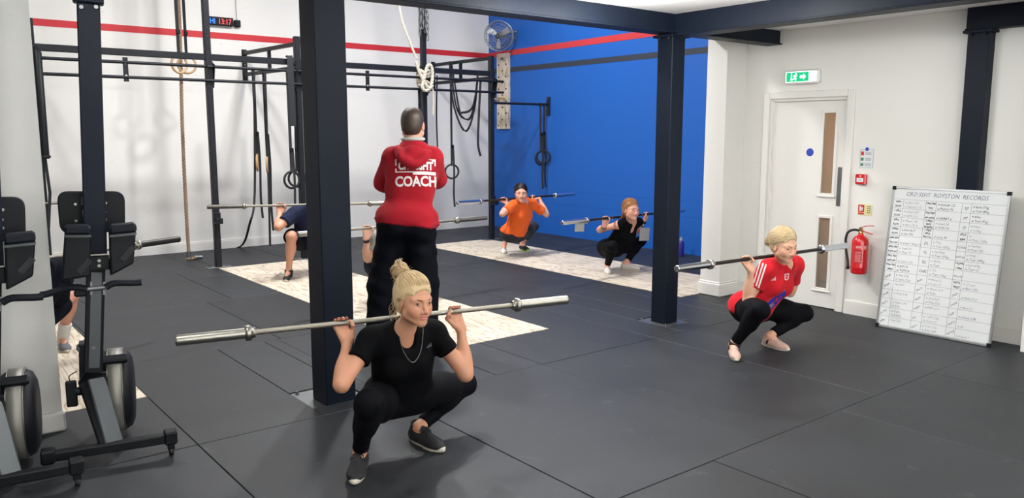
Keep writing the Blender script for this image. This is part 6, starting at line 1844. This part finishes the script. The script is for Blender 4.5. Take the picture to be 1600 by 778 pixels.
P_BLACK = dict(name='blacktop', label='laughing fair haired woman in a sleeveless black top squatting before the blue wall', s=1.0, skin='pink', bar='black', neck_u=978, grip_u=(946, 1011), wrist=((944, 356), (1006, 349)),
    elbow=((930, 360), (996, 357)), knee=((956, 384), (1001, 376)), ankle=((949, 415), (978, 410)), toe=((949, 429), (997, 420)), hip_back=.22, hip_z=.255, hip_r=-.06, head=(986, 328), head_f=.09,
    yaw=38, pitch=-2, roll=-4, hs=.98, hair='ginger', style='ponytail', top='sleeveless', top_m='black', bottom='leggings', bot_m='leg', shoes=((WHT, SOLE_W, WHT, None, None), (WHT, SOLE_W, WHT, None, None)),
    vox=.010, hvox=.0036, handvox=.0042, cvox=.009, smile=1.0, eyes=.5, neck_drop=.085, neck_w=.036, bands=((0, (M['rubber_black'], M['white'], M['rubber_black'])), (1, (M['rubber_black'], M['white'], M['rubber_black']))))
P_NAVY = dict(name='navy', label='man in navy t-shirt and shorts squatting half hidden behind the dark column', s=1.08, man=True, skin='man', bar='navy', neck_u=487, grip_u=(437, 536), wrist=((437, 334), (537, 331)),
    elbow=((431, 356), (540, 352)), knee=((454, 381), (515, 376)), ankle=((451, 424), (507, 418)), toe=((444, 439), (512, 436)), hip_back=.29, hip_z=.39, hip_r=-.06, head=(492, 306), head_f=.08,
    yaw=4, pitch=4, hs=1.0, hair='brown', style='cropped', top='tee', top_m='navy', bottom='shorts', bot_m='darknavy', shoes=((BLK, SOLE_W, BLK, None, None), (BLK, SOLE_W, BLK, None, None)),
    vox=.011, hvox=.005, handvox=.0045, cvox=.010, loose=.016, sleeve=.7, wr=.006, sock=SOCK_B, sock_h=.02, short_len=.93)
P_HID = dict(name='hidden', label='person almost wholly hidden behind the coach, one forearm and hand on the bar showing', s=1.02, man=True, skin='fair', bar='hidden', neck_u=612, grip_u=(573, 658), wrist=((572, 374), (658, 367)),
    elbow=((558, 408), (662, 398)), knee=((594, 428), (650, 425)), ankle=((598, 458), (644, 455)), toe=((597, 466), (648, 464)), hip_back=.22, hip_z=.34, head=(625, 348), head_f=.07,
    yaw=4, pitch=4, hs=.97, hair='brown', style='cropped', top='tee', top_m='grey', bottom='shorts', bot_m='darknavy', shoes=((WHT, SOLE_W, WHT, None, None), (WHT, SOLE_W, WHT, None, None)),
    vox=.010, hvox=.006, handvox=.004, cvox=.013, loose=.012, bands=((0, (M['rubber_black'],)),))
P_LEFT = dict(name='left', label='person in dark clothes squatting behind the white pier, one bare shin and trainer showing', s=1.05, man=True, skin='man', bar='left', neck_u=46, grip_u=(-24, 112), wrist=((-26, 425), (110, 408)),
    elbow=((-30, 450), (104, 436)), knee=((8, 484), (105, 476)), ankle=((6, 540), (97, 527)), toe=((2, 562), (107, 553)), hip_back=.20, hip_z=.33, head=(48, 376), head_f=.07,
    yaw=4, pitch=4, hs=1.0, hair='brown', style='cropped', top='tee', top_m='darknavy', bottom='shorts', bot_m='darknavy', shoes=((GREYSH, SOLE_W, WHT, WHT, None), (GREYSH, SOLE_W, WHT, WHT, None)),
    vox=.011, hvox=.006, handvox=.0045, cvox=.010, loose=.014, sock=SOCK_W, sock_h=.13, short_len=.66, sleeve=.97, long=True)
P_COACH = dict(name='coach', label='coach standing with his back turned in a red printed hoodie and dark trousers', s=1.12, man=True, skin='man', depth=6.05, front_sign=-1, shoulder=((614, 246, -.01), (676, 247, .02)), hip=((618, 350), (653, 350)), elb_w=0,
    wrist=((646, 292, .33), (630, 288, .37)), elbow=((600, 284), (682, 279)), elbow_abs=((600, 284, .17), (682, 279, .19)), knee=((598, 448), (661, 448)), ankle=((592, 536), (662, 538)), toe=((598, 515), (672, 516)), head=(645, 195), head_f=.02,
    yaw=168, pitch=6, hs=1.07, hair='brown', style='cropped', top='hoodie', top_m='hood', bottom='trousers', bot_m='track', shoes=((BLK, SOLE_B, BLK, None, None), (BLK, SOLE_B, BLK, None, None)),
    vox=.010, hvox=.004, handvox=.005, cvox=.009, loose=.013, wr=.007, bwr=.006, hem=-.02, bot_inf=.012, knee_w=4, foot=1.08, neckline=.062, neck_drop=-.02, build=1.04)
PEOPLE = {}
for d in (P_FRONT, P_RED, P_ORANGE, P_BLACK, P_NAVY, P_HID, P_LEFT, P_COACH):
    PEOPLE[d['name']] = make_person(d)

# ---- prints and marks on the clothes
PR_W = mat('white_garment_print', (222, 216, 214), .7); PR_G = mat('grey_garment_print', (84, 88, 98), .6); PR_B = mat('blue_garment_print', (38, 48, 176), .6); PR_R = mat('red_garment_print', (206, 40, 60), .6)
def three_bar_mark(w):
    out = []
    for k in range(3):
        x0 = -w / 2 + k * w * .30; h0 = w * (.26 + .24 * k); b = w * .24
        out.append([(x0, 0), (x0 + b, 0), (x0 + b - w * .12 + .0, h0), (x0 - w * .12 + w * .06 * k, h0 * .82)])
    return polys(*out)
def garment_frame(J, pxl, depth_ref):
    return at_plane(*pxl, depth_ref, V(FW[0], FW[1], FW[2]))
# coach: two lines of lettering across the shoulders
root, J, sh, hd, bo, lw = PEOPLE['coach']
ex = nrm(J['sh'][1] - J['sh'][0]); ey = J['up']
def on_back(u, v): return at_plane(u, v, J['sc'] - J['fr'] * .16, J['fr'])
fr_ = J['fr']
vs, fs = text_mesh('COACH', .118, bold=.004)
def fit(vs, w, h):
    lo, hi = vs.min(0), vs.max(0); k = V(w / (hi[0] - lo[0]), h / (hi[1] - lo[1]), 1); return (vs - (lo + hi) / 2) * k
c0, c1 = on_back(617, 283), on_back(682, 282); hh = abs(on_back(650, 274)[2] - on_back(650, 291)[2])
project_print('lettering_coach', fit(vs, np.linalg.norm(c1 - c0), hh)[:, :2], fs, PR_W, sh, (c0 + c1) / 2, (c1 - c0), ey)
vs, fs = text_mesh('CROSSFIT', .1, bold=.004); c0, c1 = on_back(622, 258), on_back(677, 258); hh = abs(on_back(650, 251)[2] - on_back(650, 265)[2])
wv = np.linalg.norm(c1 - c0)
project_print('lettering_club', fit(vs, wv, hh)[:, :2], fs, PR_W, sh, (c0 + c1) / 2, (c1 - c0), ey)
CG = SDF(); CG.ell(hd['c'] - Z * .110 - J['fr'] * .02, np.stack([J['fr'], J['lat'], Z], 1), V(.092, .092, .026), .01)
vv, f2 = CG.mesh(.006); np_mesh('hood_lining', vv, f2, CL['grey'], sh)
W2 = np.linalg.norm(on_back(681, 258) - on_back(617, 258)); H2 = abs(on_back(650, 248)[2] - on_back(650, 270)[2])
bars = [rect(-W2 / 2, H2 / 2 - .006, W2 / 2, H2 / 2), rect(-W2 / 2, -H2 / 2, 0, -H2 / 2 + .008), rect(-.02, -H2 / 2 - .016, W2 / 2, -H2 / 2 + .008), rect(-W2 / 2, -H2 / 2 + .03, -W2 / 2 + .010, -H2 / 2 + .0), rect(W2 / 2 - .010, H2 / 2 - .05, W2 / 2, H2 / 2), rect(-W2 / 2, H2 / 2 - .05, -W2 / 2 + .010, H2 / 2), rect(W2 / 2 - .03, H2 / 2 - .018, W2 / 2, H2 / 2 - .006)]
project_print('print_frame', *polys(*bars), PR_W, sh, (on_back(617, 258) + on_back(681, 258)) / 2, (c1 - c0), ey)
# front woman: small three-bar mark and a necklace
root, J, sh, hd, bo, lw = PEOPLE['front']
chest = J['sc'] + J['fr'] * .14
print_at('logo_mark', *three_bar_mark(.032), PR_G, sh, 671, 542, RT)
def on_cloth(cloth, u, v, off=.003):
    me = cloth.data; Mw = np.array(cloth.parent.matrix_basis @ cloth.matrix_basis)
    V_ = np.array([q.co[:] for q in me.vertices]) @ Mw[:3, :3].T + Mw[:3, 3]
    b = BVHTree.FromPolygons([tuple(p) for p in V_], [tuple(p.vertices) for p in me.polygons]); out = []
    return b
b1 = on_cloth(sh, 0, 0); b2 = on_cloth(bo, 0, 0)
pts = []
for u, v in ((622, 500), (623, 514), (625, 530), (629, 545), (635, 557), (642, 565), (648, 565), (654, 557), (658, 546), (660, 533), (661, 520), (661, 512)):
    d_ = nrm(ray(u, v)); hs_ = [h for h in (b1.ray_cast(Vector(CC), Vector(d_)), b2.ray_cast(Vector(CC), Vector(d_))) if h[0] is not None]
    if hs_: pts.append(np.array(min(hs_, key=lambda h: h[3])[0]) - d_ * .004)
if len(pts) > 3: MB().tube(smooth_path([tuple(p) for p in pts], 5), .0014, n=6).build('necklace', M['chrome'], root)
# woman in red: sleeve stripes, marks, blue panel print
root, J, sh, hd, bo, lw = PEOPLE['red']
chest = J['sc'] + J['fr'] * .14
L_ = J['lat'] if J['lat'] @ RT > 0 else -J['lat']
print_at('logo_mark', *three_bar_mark(.044), PR_W, sh, 1209, 438, RT)
cr = polys([(-.022, -.020), (0, -.030), (.022, -.020), (.022, .022), (-.022, .022)]); cr2 = polys([(-.016, -.015), (0, -.023), (.016, -.015), (.016, .016), (-.016, .016)])
print_at('crest', *cr, PR_W, sh, 1229, 432, RT); print_at('crest_field', *cr2, PR_R, sh, 1229, 432, RT, off=.003)
vs, fs = text_mesh('FIT', .014); print_at('crest_lettering', fit(vs, .026, .010)[:, :2], fs, PR_W, sh, 1229, 432, RT, off=.004, sub=.004)
ov = [(.105 * math.cos(t_), .050 * math.sin(t_)) for t_ in np.linspace(0, 2 * PI, 36, endpoint=False)]
print_at('oval_print', *polys(ov), PR_B, sh, 1212, 470, RT, off=.003, roll=.85)
st = [[(-.085 + .022 * k, -.028), (-.073 + .022 * k, -.028), (-.060 + .022 * k, .012), (-.072 + .022 * k, .012)] for k in range(4)]
print_at('oval_figure', *polys([(-.05, -.006), (.0, .006), (.055, .0), (.055, .010), (.0, .018), (-.05, .006)], [(-.01, -.03), (.004, -.03), (.03, .03), (.018, .03)], [(.02, -.02), (.03, -.024), (.06, -.012), (.055, -.004)]), PR_R, sh, 1212, 470, RT, off=.0042, roll=.85)
print_at('oval_lettering', *polys([(-.08, -.016), (-.03, -.020), (-.03, -.012), (-.08, -.008)], [(-.06, .006), (-.02, .010), (-.02, .016), (-.06, .014)]), PR_W, sh, 1212, 470, RT, off=.0042, roll=.85)
dots = [[(.112 * math.cos(a_) + .003 * math.cos(k), .057 * math.sin(a_) + .003 * math.sin(k)) for k in np.linspace(0, 2 * PI, 6, endpoint=False)] for a_ in np.linspace(.3, 3.0, 16)]
print_at('oval_dots', *polys(*dots), PR_W, sh, 1212, 470, RT, off=.003, roll=.85, sub=.01)
# three stripes down the near sleeve
b1 = on_cloth(sh, 0, 0)
for (u0, v0, u1, v1) in ((1188, 409, 1178, 442), (1192.5, 411, 1181.5, 447), (1197, 413, 1185, 450)):
    pts = []
    for t_ in np.linspace(0, 1, 14):
        d_ = nrm(ray(u0 + (u1 - u0) * t_, v0 + (v1 - v0) * t_)); h = b1.ray_cast(Vector(CC), Vector(d_))
        if h[0] is not None: pts.append((np.array(h[0]), np.array(h[1])))
    if len(pts) > 3:
        nn = nrm(np.mean([p[1] for p in pts], 0)); nn = nn if nn @ (CC - pts[0][0]) > 0 else -nn
        sd = np.cross(nn, nrm(pts[-1][0] - pts[0][0])); m = MB(); m.ribbon([p[0] + nn * .0015 for p in pts], .011, .003, sd); m.build('sleeve_stripe', PR_W, sh)
